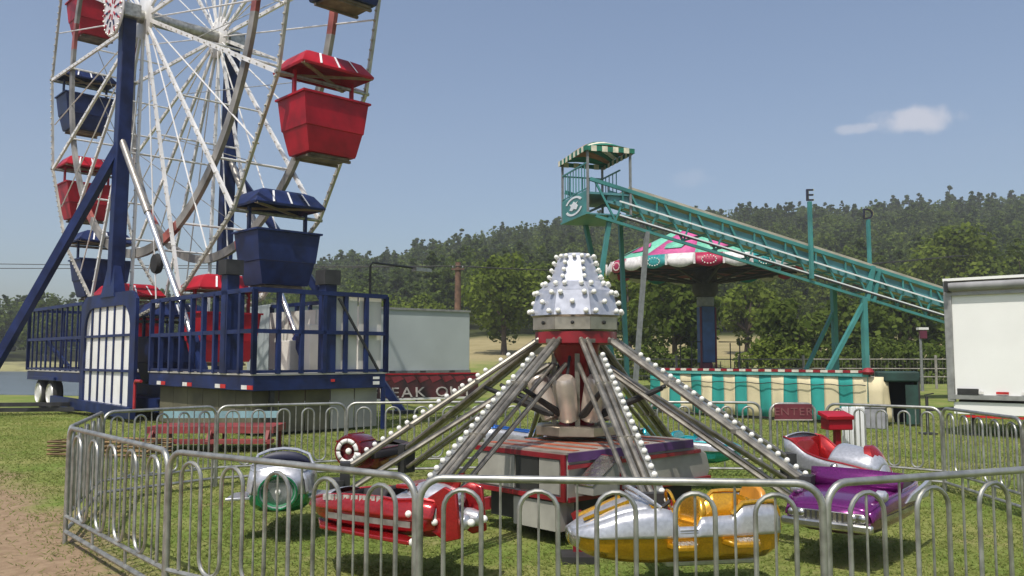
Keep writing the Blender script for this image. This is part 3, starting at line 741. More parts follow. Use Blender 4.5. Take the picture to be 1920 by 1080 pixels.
# ================================================================== MIDGROUND: slide, swing ride, canvas booth, trucks, poles
teal = mat('slide_teal_paint', (0.050, 0.225, 0.215), 0.45, 0, 0.15, 1.2, dirt=0.2)
tealp = mat('slide_teal_panel', (0.085, 0.24, 0.265), 0.5, 0, 0.15, 0.8, dirt=0.15)
tan_ = mat('slide_bed_tan', (0.42, 0.38, 0.30), 0.6, 0, 0.15, 1.0)
whiter = mat('white_rail', (0.85, 0.86, 0.86), 0.35, 0.2, 0.03, 3)
greyp = mat('grey_post', (0.20, 0.21, 0.21), 0.6, 0.1)
SY, SW, SANG = 30.0, 2.57, R(17)
sc0 = at_depth(1105, 760, SY); sc0.z = 0
slide = thing('fun_slide', 'long teal steel fun slide descending right from a canopied platform', 'slide', sc0, SANG)
def zt(s):                                      # height of the slide bed along its length
    return 8.10-0.238*s if s < 26 else 1.91-0.10*(s-26)
DT = 1.28
segs = [0.3+1.35*k for k in range(21)]
for y in (0.0, SW):
    MB().bar((0.1, y, zt(0.1)), (28, y, zt(26.0)-0.48), 0.10, 0.13).build('top_chord', teal, slide)
    if y == 0: MB().bar((0.3, y, zt(0.3)-DT), (24, y, zt(24.0)-DT), 0.10, 0.10).build('bottom_chord', teal, slide)
    yy = y-0.08 if y == 0 else y+0.08
    MB().bar((1.2, yy, zt(1.2)-0.50), (25, yy, zt(25)-0.50), 0.05, 0.055).build('chrome_rail', whiter, slide)
    if y > 0: continue
    MB().bar((1.2, yy, zt(1.2)-1.0), (25, yy, zt(25)-1.0), 0.05, 0.045).build('chrome_rail', whiter, slide)
    MB().bar((1.2, yy, zt(1.2)-1.055), (25, yy, zt(25)-1.055), 0.06, 0.05).build('rail_base', darkm, slide)
    for k in range(17 if y == 0 else 0):
        s0 = segs[k]
        MB().bar((s0, y, zt(s0)-0.05), (s0+0.75, y, zt(s0+0.75)-DT+0.05), 0.055, 0.075).build('diagonal', teal, slide)
        MB().bar((s0+0.75, y, zt(s0+0.75)-DT+0.04), (s0+1.0, y, zt(s0+1.0)-0.62), 0.05, 0.06).build('diagonal', teal, slide)
        MB().bar((s0+1.05, y, zt(s0+1.05)-0.05), (s0+1.05, y, zt(s0+1.05)-0.72), 0.05, 0.06).build('upright', teal, slide)
    MB().bar((0.8, y+(0.1 if y == 0 else -0.1), zt(0.8)-0.40), (25, y+(0.1 if y == 0 else -0.1), zt(25)-0.40), 0.03, 0.46).build('side_panel', tealp, slide)
    MB().box((11.9, y-0.02, zt(11.9)-0.64), (0.16, 0.16, 1.42), Matrix.Rotation(R(14), 3, 'Y')).build('joint_plate', teal, slide)
    MB().box((12.2, y-0.02, zt(12.2)-0.64), (0.12, 0.15, 1.36), Matrix.Rotation(R(14), 3, 'Y')).build('joint_plate', teal, slide)
for k in range(17):
    s0 = segs[k]+0.75
    MB().bar((s0, 0, zt(s0)-0.5), (s0, SW, zt(s0)-0.5), 0.07).build('cross_member', teal, slide)
nl = 4
for k in range(nl):
    y0 = 0.06+k*(SW-0.12)/nl; w = (SW-0.12)/nl-0.03
    b = MB(); b.bar((1.5, y0+w/2, zt(1.5)+0.0), (26, y0+w/2, zt(26)+0.0), w, 0.06); b.bar((26, y0+w/2, zt(26)+0.0), (31, y0+w/2, 1.0), w, 0.06)
    b.build('slide_lane', tan_, slide)
MB().bar((1.6, 0.02, zt(1.6)+0.12), (26, 0.02, zt(26)+0.12), 0.05, 0.10).build('edge_board', tan_, slide)
MB().tube([(1.8, SW, zt(1.8)+0.9), (12.6, SW, zt(12.6)+0.9), (13.2, SW, zt(13.2)+0.6)], 0.025, 6).build('handrail', greyp, slide)
for k in range(9):
    s0 = 1.9+k*1.32; MB().bar((s0, SW, zt(s0)), (s0, SW, zt(s0)+0.9), 0.035).build('handrail_post', greyp, slide)
# platform with emblem board, railing, canopy
PZ, TW = 7.62, 1.66
MB().box((TW/2, SW/2, PZ-0.04), (TW, SW, 0.08)).build('platform_floor', tealp, slide)
MB().box((0, SW/2, 7.27), (0.06, SW, 0.84)).build('emblem_board', teal, slide, bevel=0.01)
MB().box((-0.01, SW/2, 6.84), (0.12, SW+0.1, 0.07)).build('platform_edge', teal, slide)
MB().box((0.85, SW/2, 6.83), (1.7, SW, 0.05)).build('underside_plate', tealp, slide)
em = MB(); MXE = Matrix(((0, 0, -1, -0.035), (-2.6, 0, 0, SW/2), (0, 1, 0, 7.30), (0, 0, 0, 1)))
for a0_, a1_ in ((0.5, 2.7), (3.6, 5.9)):
    pl = [(0.35*math.cos(a), 0.35*math.sin(a)) for a in np.linspace(a0_, a1_, 14)]+[(0.28*math.cos(a), 0.28*math.sin(a)) for a in np.linspace(a1_, a0_, 14)]
    for i in range(13):
        em.prism([pl[i], pl[i+1], pl[26-i], pl[27-i]][::-1], 0, 0.012, M=MXE)
em.prism([(-0.17, -0.10), (-0.06, -0.16), (0.0, -0.10), (0.10, -0.16), (0.16, -0.04), (0.10, 0.05), (0.16, 0.12), (0.06, 0.10), (0.0, 0.17), (-0.07, 0.10), (-0.17, 0.12), (-0.11, 0.02)], 0, 0.012, M=MXE)
em.build('emblem', whiter, slide, smooth=False)
for x, y in ((0, 0), (TW, 0), (0, SW), (TW, SW)):
    MB().box((x, y, (6.85+9.15)/2), (0.075, 0.075, 2.3)).build('canopy_post', greyp, slide)
for p, q, n_ in (((0, 0), (0, SW), 9), ((0, SW), (TW, SW), 6), ((TW, SW), (TW, SW*0.35), 5)):
    p, q = Vector(p), Vector(q)
    MB().bar((*p, 8.68), (*q, 8.68), 0.05).build('rail', teal, slide); MB().bar((*p, 7.75), (*q, 7.75), 0.04).build('rail', teal, slide)
    for k in range(1, n_): MB().box((*(p+(q-p)*k/n_), 8.2), (0.03, 0.03, 0.92)).build('railing_bar', teal, slide)
cg, cw_, co = mat('canopy_green', (0.01, 0.16, 0.10), 0.7), mat('canopy_cream', (0.70, 0.66, 0.52), 0.7), mat('canopy_orange', (0.36, 0.17, 0.08), 0.7)
ns = 9
for k in range(ns):
    y0, y1 = -0.12+k*(SW+0.24)/ns, -0.12+(k+1)*(SW+0.24)/ns
    def zc(x, y): return 9.16+0.52*max(0, math.cos((x-TW/2)/(TW/2+0.12)*1.45))*max(0, math.cos((y-SW/2)/(SW/2+0.12)*1.35))+0.05
    rows = []
    for x in np.linspace(-0.12, TW+0.12, 9): rows.append([(x, y, zc(x, y)) for y in np.linspace(y0, y1, 4)])
    o = MB().grid(rows).build('canopy_panel', (cg, cw_, co)[k % 3 if k % 2 else 0] if False else [cg, cw_, cg, co, cg, cw_, cg, co, cg][k], slide, solid=0.012)
for a, q in (((-0.12, -0.12), (TW+0.12, -0.12)), ((-0.12, -0.12), (-0.12, SW+0.12)), ((TW+0.12, -0.12), (TW+0.12, SW+0.12)), ((-0.12, SW+0.12), (TW+0.12, SW+0.12))):
    a, q = Vector(a), Vector(q); L = (q-a).length; nn = max(6, int(L/0.2))
    for k in range(nn):
        p0, p1 = a+(q-a)*k/nn, a+(q-a)*(k+1)/nn
        MB().bar((*p0, 9.17), (*p1, 9.17), 0.02, 0.17+0.03*(k % 2)).build('valance_flap', cw_ if k % 2 else cg, slide)
# legs
slL = lambda p: Matrix.Rotation(-SANG, 3, 'Z') @ (Vector(p)-sc0)
def leg(top, footpx, footy, w, m_, nm='leg'):
    f_ = at_depth(footpx, 760, footy); f_.z = 0.0
    MB().bar(top, slL(f_), w).build(nm, m_, slide)
leg((0.9, 0.1, 6.85), 1090, 30.2, 0.15, teal)
leg((0.9, SW-0.1, 6.85), 1165, 33.4, 0.15, teal)
leg((2.3, 0.0, zt(2.3)-DT), 1188, 30.7, 0.15, greyp)
leg((2.4, SW, zt(2.4)-0.35), 1178, 33.2, 0.15, teal)
s1 = 11.6
MB().box((s1, 0, (zt(s1)-DT)/2), (0.20, 0.20, zt(s1)-DT)).build('leg', teal, slide)
MB().bar((s1, 0, zt(s1)-DT-0.2), (s1-1.9, 0, 1.0), 0.15).build('leg_brace', teal, slide)
MB().box((s1+0.6, SW, (zt(s1+.6)-0.35)/2), (0.20, 0.20, zt(s1+.6)-0.35)).build('leg', teal, slide)
MB().bar((s1+0.6, SW, zt(s1+.6)-DT-0.2), (s1-1.0, SW, 1.0), 0.13).build('leg_brace', teal, slide)
for s1 in (19.0, 25.5):
    for y, q in ((0, DT*0.9), (SW, 0.3)): MB().box((s1, y, max(0.3, (zt(s1)-q))/2), (0.16, 0.16, max(0.3, zt(s1)-q))).build('leg', teal, slide)
# letter boxes on light poles
for px_, y_, ytop, ch, lab in ((1524, -0.18, 378, 'E', 'black letter E with yellow edge on the near pole'), (1634, SW+0.15, 412, 'D', 'dark letter on the far pole')):
    # distance along the slide where that pixel column meets this side
    best = min((abs(960+FPX*(sc0.x+math.cos(SANG)*s-math.sin(SANG)*y_)/(sc0.y+math.sin(SANG)*s+math.cos(SANG)*y_)-px_), s) for s in np.linspace(5, 16, 400))[1]
    yw = sc0.y+math.sin(SANG)*best+math.cos(SANG)*y_
    z1 = at_depth(px_, ytop, yw).z
    lo = 1.2 if y_ < 0 else 0.3
    MB().box((best, y_, (zt(best)-lo+z1)/2), (0.13, 0.13, z1-zt(best)+lo)).build('sign_pole', teal, slide)
    me = text_mesh(ch, 0.66, 0.10, mat('letter_black', (0.012, 0.012, 0.03), 0.5)); o = put('sign_letter', me, slide, (best, y_, z1+0.23), (R(90), 0, R(-20))); o['label'] = lab
    me = text_mesh(ch, 0.66, 0.04, mat('letter_yellow', (0.55, 0.50, 0.12), 0.5)); put('letter_edge', me, o, (0.05, 0.02, -0.08))

# ------------------------------------------------------------------ swing ride
sw0 = at_depth(1325, 700, 46); sw0.z = 0
swing = thing('swing_ride', 'flying swing carousel with pink and mint scalloped canopy on a blue mast', 'swing ride', sw0, R(12))
RC, ZE, ZA = 5.1, 6.7, 9.1
pink, mint, greyc = mat('canopy_pink', (0.56, 0.09, 0.27), 0.6), mat('canopy_mint', (0.16, 0.52, 0.36), 0.6), mat('canopy_grey', (0.40, 0.36, 0.42), 0.6)
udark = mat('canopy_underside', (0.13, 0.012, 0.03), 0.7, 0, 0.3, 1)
NS = 12
for k in range(NS):
    a0_, a1_ = 2*math.pi*k/NS, 2*math.pi*(k+1)/NS
    rows = [[(math.cos(a)*r, math.sin(a)*r, z) for a in np.linspace(a0_, a1_, 4)] for r, z in ((0.5, ZA), (1.6, ZE+1.86), (3.2, ZE+1.06), (RC, ZE+0.08))]
    MB().grid(rows).build('canopy_panel', (pink, mint, greyc, mint)[(k+1) % 4], swing, solid=0.03)
    # pattern patch on every panel
    am = (a0_+a1_)/2
    pts = [(math.cos(am+da)*r, math.sin(am+da)*r, ZE+0.08+(RC-r)*0.547+0.06) for da, r in ((-0.10, 4.5), (0.10, 4.5), (0.13, 4.0), (0, 3.5), (-0.13, 4.0))]
    MB().add(pts, [(0, 1, 2, 3, 4)]).build('canopy_patch', (mint, pink, mint, pink)[(k+1) % 4], swing, solid=0.02)
MB().lathe([(0.02, ZA+0.28), (0.35, ZA+0.2), (0.55, ZA-0.02), (0.5, ZA-0.06)], 16).build('canopy_cap', greyc, swing)
MB().lathe([(0.45, ZE+0.5), (2.6, ZE+0.05), (RC-0.15, ZE-0.25), (RC-0.05, ZE-0.1)], 36, cap=False).build('underside', udark, swing)
valw, valr, valt = mat('valance_white', (0.66, 0.63, 0.62), 0.6), mat('valance_red', (0.36, 0.01, 0.06), 0.5), mat('valance_teal', (0.02, 0.24, 0.24), 0.5)
NV = 24
for k in range(NV):
    a0_, a1_ = 2*math.pi*k/NV, 2*math.pi*(k+1)/NV; rows = []
    for i in range(9):
        f = i/8; a = a0_+(a1_-a0_)*f; dip = 0.20*math.sin(math.pi*f)
        rows.append([(math.cos(a)*r, math.sin(a)*r, z) for r, z in ((RC, ZE+0.10), (RC+0.16, ZE-0.22), (RC+0.18, ZE-0.40-dip))])
    v = MB().grid(rows).build('valance_panel', (valr, valw, valt, valw)[k % 4], swing, solid=0.04)
    if k % 2 == 0:
        b = MB(); am = (a0_+a1_)/2; tx, ty = -math.sin(am), math.cos(am)
        for q in range(14):
            an = 2*math.pi*q/14; cx, cy, cz = math.cos(am)*(RC+0.21), math.sin(am)*(RC+0.21), ZE-0.26
            b.ball((cx+tx*math.cos(an)*0.34, cy+ty*math.cos(an)*0.34, cz+math.sin(an)*0.20), 0.035, 6, 4)
        b.build('valance_bulbs', bulbm, v)['kind'] = 'stuff'
    a = a0_
    MB().box((math.cos(a)*(RC+0.2), math.sin(a)*(RC+0.2), ZE-0.2), (0.10, 0.10, 0.52), Matrix.Rotation(a, 3, 'Z')).build('valance_post', valw, swing)
for k in range(NS):
    a = 2*math.pi*(k+0.5)/NS; c, s = math.cos(a), math.sin(a)
    MB().bar((c*0.4, s*0.4, ZE-1.0), (c*(RC-0.2), s*(RC-0.2), ZE-0.35), 0.10, 0.12).build('sweep_arm', darkm, swing)
    MB().bar((c*0.4, s*0.4, ZE-0.3), (c*(RC-0.2), s*(RC-0.2), ZE-0.42), 0.07, 0.10).build('sweep_arm', darkm, swing)
swb = mat('swing_mast_blue', (0.03, 0.08, 0.22), 0.5, 0, 0.2, 2); swm = mat('swing_base_maroon', (0.10, 0.012, 0.03), 0.6)
MB().lathe([(0.30, 0.3), (0.36, 0.3), (0.36, 1.4), (0.30, 1.5)], 8).build('mast_base', swm, swing)
MB().box((0, 0, 2.95), (0.72, 0.72, 3.0)).build('mast', swb, swing, bevel=0.03)
for s in (-1, 1): MB().box((s*0.42, -0.3, 2.4), (0.08, 0.10, 4.0)).build('mast_rail', swm, swing)
MB().lathe([(0.40, 4.45), (0.46, 4.5), (0.46, 4.95), (0.40, 5.0)], 20).build('mast_collar', greyp, swing)
MB().lathe([(0.55, 5.0), (0.7, 5.3), (0.62, 6.6)], 20).build('mast_head', darkm, swing)
MB().lathe([(2.6, 0.02), (2.6, 0.34), (2.5, 0.36), (0.1, 0.36)], 24).build('platform', greyp, swing)
for k in range(NS):
    a = 2*math.pi*(k+0.5)/NS; c, s = math.cos(a), math.sin(a); r = 2.2
    MB().tube([(c*r, s*r, 0.36), (c*r, s*r, 1.5)], 0.025, 5).build('gate_post', darkm, swing)
for s in (-1, 1):
    MB().tube([(s*0.5, -0.5, 2.55), (s*1.7, -0.5, 2.55), (s*1.7, -0.5, 0.4)], 0.035, 6).build('loading_frame', darkm, swing)
    MB().tube([(s*0.9, -0.7, 1.1), (s*1.9, -0.7, 1.1)], 0.03, 6).build('loading_frame', darkm, swing)
    MB().tube([(s*1.1, -0.6, 0.4), (s*1.1, -0.6, 2.5)], 0.03, 6).build('loading_frame', darkm, swing)

# ------------------------------------------------------------------ striped canvas enclosure
c0, c1 = Vector((4.35, 27.0)), Vector((8.95, 21.6)); bd = (c1-c0); BL = bd.length; bang = math.atan2(bd.y, bd.x)
booth = thing('canvas_barrier', 'teal and cream striped canvas barrier with a red and white trim rail', 'barrier', (c0.x, c0.y, 0), bang)
ctl = mat('canvas_teal', (0.025, 0.30, 0.27), 0.85, 0, 0.10, 1.5, bump=0.2, bscale=5); ccr = mat('canvas_cream', (0.66, 0.58, 0.38), 0.85, 0, 0.08, 1.5, bump=0.2, bscale=5)
nst = 18; wst = BL/nst
for k in range(nst):
    rows = []
    for i in range(7):
        x = k*wst+wst*i/6; fold = 0.05*math.sin(x*5.1)+0.03*math.sin(x*13)
        rows.append([(x, fold*(0.1+0.9*t), 1.24-1.15*t+0.015*math.sin(x*9)*t) for t in np.linspace(0, 1, 6)])
    MB().grid(rows).build('canvas_stripe', ctl if k % 2 == 0 else ccr, booth, solid=0.008)
MB().box((BL/2, 0, 1.285), (BL+0.05, 0.09, 0.085)).build('top_rail', mat('booth_rail_teal', (0.10, 0.36, 0.34), 0.6), booth)
trr, trw = mat('trim_red', (0.26, 0.01, 0.02), 0.6), mat('trim_white', (0.68, 0.63, 0.55), 0.6)
ntr = 34
for k in range(ntr):
    MB().box(((k+0.5)*BL/ntr, 0, 1.368), (BL/ntr*0.97, 0.12, 0.065)).build('trim_block', trr if k % 2 else trw, booth)
MB().tube([(x, -0.09-0.02*math.sin(x*3), 1.02+0.018*math.sin(x*7.5)) for x in np.linspace(0, BL, 60)], 0.012, 5).build('tie_rope', darkm, booth)
MB().box((BL/2, 0.03, 0.07), (BL, 0.05, 0.05)).build('bottom_rail', darkm, booth)
for k in range(7): MB().box((k*BL/6, 0.09, 0.66), (0.05, 0.05, 1.32)).build('post', darkm, booth)
# returning side of the canvas
for k in range(1):
    rows = [[(BL+0.02+0.30*(k+i/3), 0.10*(k+i/3)*2+0.03*math.sin(i*2+k), 1.24-1.15*t) for t in np.linspace(0, 1, 4)] for i in range(4)]
    MB().grid(rows).build('canvas_stripe', ccr, booth, solid=0.008)
MB().lathe([(0.12, 1.3), (0.15, 1.36), (0.10, 1.45), (0.02, 1.47)], 10, (BL+0.02, 0, 0)).build('corner_cap', trr, booth)
gt_ = mat('dark_green_tarp', (0.018, 0.055, 0.045), 0.75, 0, 0.3, 2, bump=0.3, bscale=6)
gg = at_depth(1655, 790, 22.0)
gbx = thing('tarp_shelter', 'dark green tarpaulin entrance shelter at the end of the striped canvas', 'shelter', (gg.x, 22.2, 0), R(-20))
MB().box((0.45, 0, 1.24), (1.0, 0.9, 0.26)).build('roof_tarp', gt_, gbx, bevel=0.04)
MB().box((0.90, 0, 0.62), (0.03, 0.86, 1.05)).build('side_tarp', gt_, gbx)
MB().box((0.45, 0.42, 0.6), (0.9, 0.03, 1.1)).build('interior_backing', mat('painted_inner_shade', (0.006, 0.007, 0.012), 0.8), gbx)  # near-black sheet: the shade inside the shelter opening is put into its colour
rows = [[(0.02+0.20*u+0.12*t*t, -0.40-0.05*math.sin(u*5), 1.15-1.05*t) for t in np.linspace(0, 1, 6)] for u in np.linspace(0, 1, 5)]
MB().grid(rows).build('entrance_flap', ccr, gbx, solid=0.01)
MB().box((0.75, -0.38, 0.55), (0.28, 0.03, 0.98)).build('front_tarp', gt_, gbx)
for x in (0.0, 0.92): MB().box((x, -0.42, 0.6), (0.04, 0.04, 1.2)).build('pole', darkm, gbx)
p = at_depth(1643, 795, 21.0)
gb = thing('grey_bin', 'small grey box standing before the cream end of the striped canvas', 'bin', (p.x, 21.0, 0), R(-30))
MB().box((0, 0, 0.25), (0.46, 0.40, 0.50)).build('body', mat('bin_grey', (0.27, 0.27, 0.30), 0.6), gb, bevel=0.02)
MB().box((0, 0, 0.515), (0.49, 0.43, 0.04)).build('lid', mat('bin_lid', (0.22, 0.22, 0.24), 0.6), gb, bevel=0.01)

# ------------------------------------------------------------------ white trailer on the right
t0, t1 = Vector((9.75, 19.1)), Vector((14.4, 15.0)); td = t1-t0; TL = td.length; tang = math.atan2(td.y, td.x)
truck = thing('box_trailer', 'tall white concession trailer with a rolled grey awning at the right edge', 'trailer', (t0.x, t0.y, 0), tang)
wht = mat('trailer_white', (0.80, 0.80, 0.78), 0.35, 0, 0.03, 0.7, dirt=0.06); gtrim = mat('trailer_grey_trim', (0.32, 0.32, 0.31), 0.45, 0.4)
MB().box((TL/2, 1.22, 2.12), (TL, 2.4, 2.62)).build('body', wht, truck, bevel=0.02)
MB().box((0.02, 0.02, 2.1), (0.16, 0.10, 2.7)).build('corner_post', gtrim, truck, bevel=0.015)
MB().tube([(0.05, -0.08, 3.30), (TL-0.1, -0.08, 3.30)], 0.10, 14).build('awning_roll', mat('awning_grey', (0.28, 0.28, 0.29), 0.7, 0, 0.15, 3), truck)
MB().box((TL/2, -0.06, 3.45), (TL+0.06, 0.20, 0.06)).build('roof_rail', wht, truck)
MB().box((TL/2, -0.02, 3.13), (TL, 0.05, 0.06)).build('awning_rail', gtrim, truck)
MB().box((0.05, -0.12, 3.30), (0.06, 0.24, 0.24)).build('awning_bracket', darkm, truck)
MB().box((TL/2, -0.015, 0.86), (TL, 0.05, 0.10)).build('bottom_rail', gtrim, truck)
for k in range(12):
    MB().box((0.55+k*0.48, -0.022, 0.965), (0.24, 0.02, 0.05)).build('reflector', rr_ if k % 2 else rw, truck)
MB().box((0.36, -0.03, 0.98), (0.42, 0.04, 0.13)).build('marker_plate', darkm, truck)
MB().box((TL/2, 0.05, 0.62), (TL-0.1, 0.04, 0.26)).build('skirt', wht, truck)
MB().box((TL/2, 1.2, 0.72), (TL-0.2, 1.9, 0.14)).build('chassis', darkm, truck)
MB().box((TL/2, 0.05, 0.44), (TL-0.4, 0.04, 0.05)).build('skirt_edge', rr_, truck)
for x in (3.4, 4.3):
    for y in (0.25, 2.2):
        o = MB().lathe([(0.18, -0.11), (0.33, -0.11), (0.37, -0.06), (0.37, 0.06), (0.33, 0.11), (0.18, 0.11)], 20, rot=RYX).build('wheel', rubber, truck, (x, y, 0.37))
        MB().lathe([(0.04, 0.08), (0.10, 0.09), (0.20, 0.02), (0.22, 0.115), (0.24, 0.09)], 18, rot=RYX).build('rim', chrome, o)
for x in (0.35, 2.0): 
    MB().box((x, 0.35, 0.30), (0.08, 0.08, 0.60)).build('jack_leg', darkm, truck)
    MB().box((x, 0.35, 0.02), (0.26, 0.26, 0.03)).build('jack_foot', darkm, truck)
p = at_depth(1740, 812, 19.4)
jk = thing('tongue_jack', 'black tongue jack stand on the grass left of the white trailer', 'jack', (p.x, 19.4, 0), 0)
MB().tube([(0, 0, 0.05), (0, 0, 0.85)], 0.035, 8).build('tube', darkm, jk)
MB().box((0, 0, 0.02), (0.30, 0.3, 0.04)).build('foot_plate', darkm, jk)
MB().bar((-0.05, 0, 0.88), (0.16, 0, 0.92), 0.025).build('crank', darkm, jk)
MB().bar((0, 0, 0.55), (0.9, 0.05, 0.6), 0.07).build('tongue', darkm, jk)
lp = at_depth(1728, 690, 44); z1 = at_depth(1728, 618, 44).z
lpst = thing('light_post', 'thin pale lamp post with a small flat head just left of the white trailer', 'lamp post', (lp.x, 44, 0), 0)
MB().tube([(0, 0, 0), (0, 0, z1)], [0.09, 0.06], 8).build('post', greyp, lpst)
MB().box((0.12, 0, z1+0.05), (0.5, 0.3, 0.12)).build('lamp_head', whitep, lpst)
MB().box((0.12, -0.02, z1-0.25), (0.35, 0.2, 0.42)).build('shade_panel', swm, lpst)

# ------------------------------------------------------------------ grey box trailer in the back and painted ride board
e1_, e0_ = Vector((-1.9, 38.6)), Vector((-9.3, 33.0)); ed = e1_-e0_; EL = ed.length
semi = thing('semi_trailer', 'long pale grey box trailer parked behind the ferris wheel deck', 'trailer', (e0_.x, e0_.y, 0), math.atan2(ed.y, ed.x))
smat = mat('trailer_pale_grey', (0.39, 0.43, 0.43), 0.5, 0, 0.05, 0.5, dirt=0.1)
MB().box((EL/2, 1.3, 2.45), (EL, 2.55, 2.68)).build('body', smat, semi, bevel=0.02)
MB().box((EL/2, 0.0, 3.80), (EL+0.04, 0.08, 0.09)).build('roof_rail', gtrim, semi)
MB().box((EL/2, 0.0, 1.10), (EL+0.04, 0.08, 0.14)).build('bottom_rail', mat('dull_rail', (0.20, 0.21, 0.21), 0.5, 0.4), semi)
for k in range(6): MB().box((0.8+k*1.5, -0.03, 1.12), (0.28, 0.05, 0.06)).build('marker', darkm, semi)
MB().box((EL/2, 1.3, 0.95), (EL-0.5, 1.1, 0.26)).build('chassis', darkm, semi)
for x in (1.2, 2.5):
    for y in (0.3, 2.2):
        MB().lathe([(0.2, -0.15), (0.46, -0.15), (0.5, -0.08), (0.5, 0.08), (0.46, 0.15), (0.2, 0.15)], 20, (x, y, 0.5), RYX).build('wheel', rubber, semi)
MB().box((EL-1.5, 1.3, 0.42), (0.12, 1.5, 0.84)).build('landing_leg', darkm, semi)
f0, f1 = Vector((-9.2, 30.6)), Vector((-1.4, 35.4)); fd = f1-f0; FLn = fd.length
sign = thing('ride_front_board', 'dark red painted board with large white letters in front of the grey trailer', 'sign board', (f0.x, f0.y, 0), math.atan2(fd.y, fd.x))
fb = mat('board_art', (0.07, 0.012, 0.014), 0.5, 0, 0.4, 1.6, col2=(0.02, 0.012, 0.015))
MB().box((FLn/2, 0, 0.60), (FLn, 0.06, 1.02)).build('board', fb, sign)
MB().box((FLn/2, -0.01, 1.08), (FLn, 0.08, 0.06)).build('top_trim', redp, sign)
MB().box((FLn/2, -0.035, 0.10), (FLn, 0.02, 0.08)).build('bottom_trim', whitep, sign)
letters('FREAK OUT', 0.56, 0.03, mat('board_letter_white', (0.52, 0.48, 0.46), 0.5, 0, 0.25, 3), sign, (FLn-2.55, -0.05, 0.34), 1.3)
b = MB()
for k in range(9):
    b.prism([(FLn-5+k*0.55, 0.95), (FLn-4.85+k*0.55, 0.72), (FLn-4.45+k*0.55, 0.88), (FLn-4.6+k*0.55, 1.0)], 0.03, 0.045, M=Matrix.Rotation(R(90), 4, 'X'))
b.build('painted_streak', mat('streak_red', (0.20, 0.02, 0.03), 0.5), sign, smooth=False)
for k in range(6): MB().box((0.3+k*FLn/6, 0.07, 0.5), (0.06, 0.06, 1.0)).build('post', darkm, sign)

# ------------------------------------------------------------------ utility pole and wires
up = at_depth(858, 640, 60)
upz = float(terrain(up.x, 60)); uh = at_depth(858, 492, 60).z
pole = thing('utility_pole', 'brown wooden utility pole rising behind the grey box trailer', 'utility pole', (up.x, 60, upz), 0)
wood = mat('pole_wood', (0.15, 0.085, 0.055), 0.9, 0, 0.3, 3)
MB().tube([(0, 0, -0.1), (0, 0, uh-upz)], [0.30, 0.2], 10).build('post', wood, pole)
MB().box((0, -0.22, uh-upz-0.5), (0.9, 0.10, 0.11)).build('crossarm', wood, pole)
for x in (-0.35, 0.35): MB().lathe([(0.03, 0), (0.06, 0.05), (0.04, 0.16)], 8, (x, -0.22, uh-upz-0.43)).build('insulator', greyp, pole)
for i, (dx, ly, lab) in enumerate(((-0.35, 487, 'upper black power cable running left across the sky'), (0.35, 502, 'lower black power cable running left across the sky'))):
    a = at_depth(-700, ly-6, 60); q = Vector((up.x+dx, 59.8, uh-0.28))
    pts = [a.lerp(q, t)-Vector((0, 0, 0.9*4*t*(1-t)*0.25)) for t in np.linspace(0, 1, 30)]
    q2 = Vector((up.x+dx+38, 64, uh+1.0)); pts += [q.lerp(q2, t)-Vector((0, 0, 0.8*4*t*(1-t))) for t in np.linspace(0.05, 1, 20)]
    o = MB().tube(pts, 0.028, 5).build('power_cable', darkm); tag(o, lab, 'cable', 'power cables')

# ------------------------------------------------------------------ pipe fence at the edge of the field
pf = thing('pipe_fence', 'grey two rail pipe fence running behind the striped canvas barrier', 'fence', (0, 0, 0), 0)
pp = mat('weathered_pipe', (0.30, 0.28, 0.25), 0.7, 0.2, 0.2, 2)
pa, pb = Vector((6.0, 50)), Vector((34, 46))
for z in (0.65, 1.1, 1.62): MB().tube([(*pa, z), (*pb, z)], 0.035, 6).build('rail', pp, pf)
for k in range(9):
    q = pa+(pb-pa)*k/8; MB().tube([(*q, 0), (*q, 1.85)], 0.075, 8).build('post', pp, pf)
b = MB()
for k in range(150):
    q = pa+(pb-pa)*k/149; b.bar((*q, 0.1), (*q, 1.6), 0.006)
b.build('mesh_wire', pp, pf)['kind'] = 'stuff'
# ================================================================== ROCKET RIDE
RCX, RCY = 0.69, 9.2
ride = thing('rocket_ride', 'kiddie rocket ride with a silver bulb studded crown and eight slanting steel arms', 'carnival ride', (RCX, RCY, 0), 0)
rred = mat('ride_red_paint', (0.24, 0.008, 0.016), 0.4, 0, 0.25, 3, coat=0.2)
rgrey = mat('ride_grey_panel', (0.36, 0.35, 0.31), 0.55, 0.1, 0.15, 2.5, dirt=0.35)
rpurp = mat('ride_purple_paint', (0.075, 0.025, 0.12), 0.45, 0, 0.25, 3)
crownm = mat('crown_silver_panel', (0.40, 0.42, 0.48), 0.36, 0.35, 0.08, 14, coat=0.3)
bandm = mat('brushed_band', (0.46, 0.42, 0.35), 0.30, 0.85, 0.15, 6)
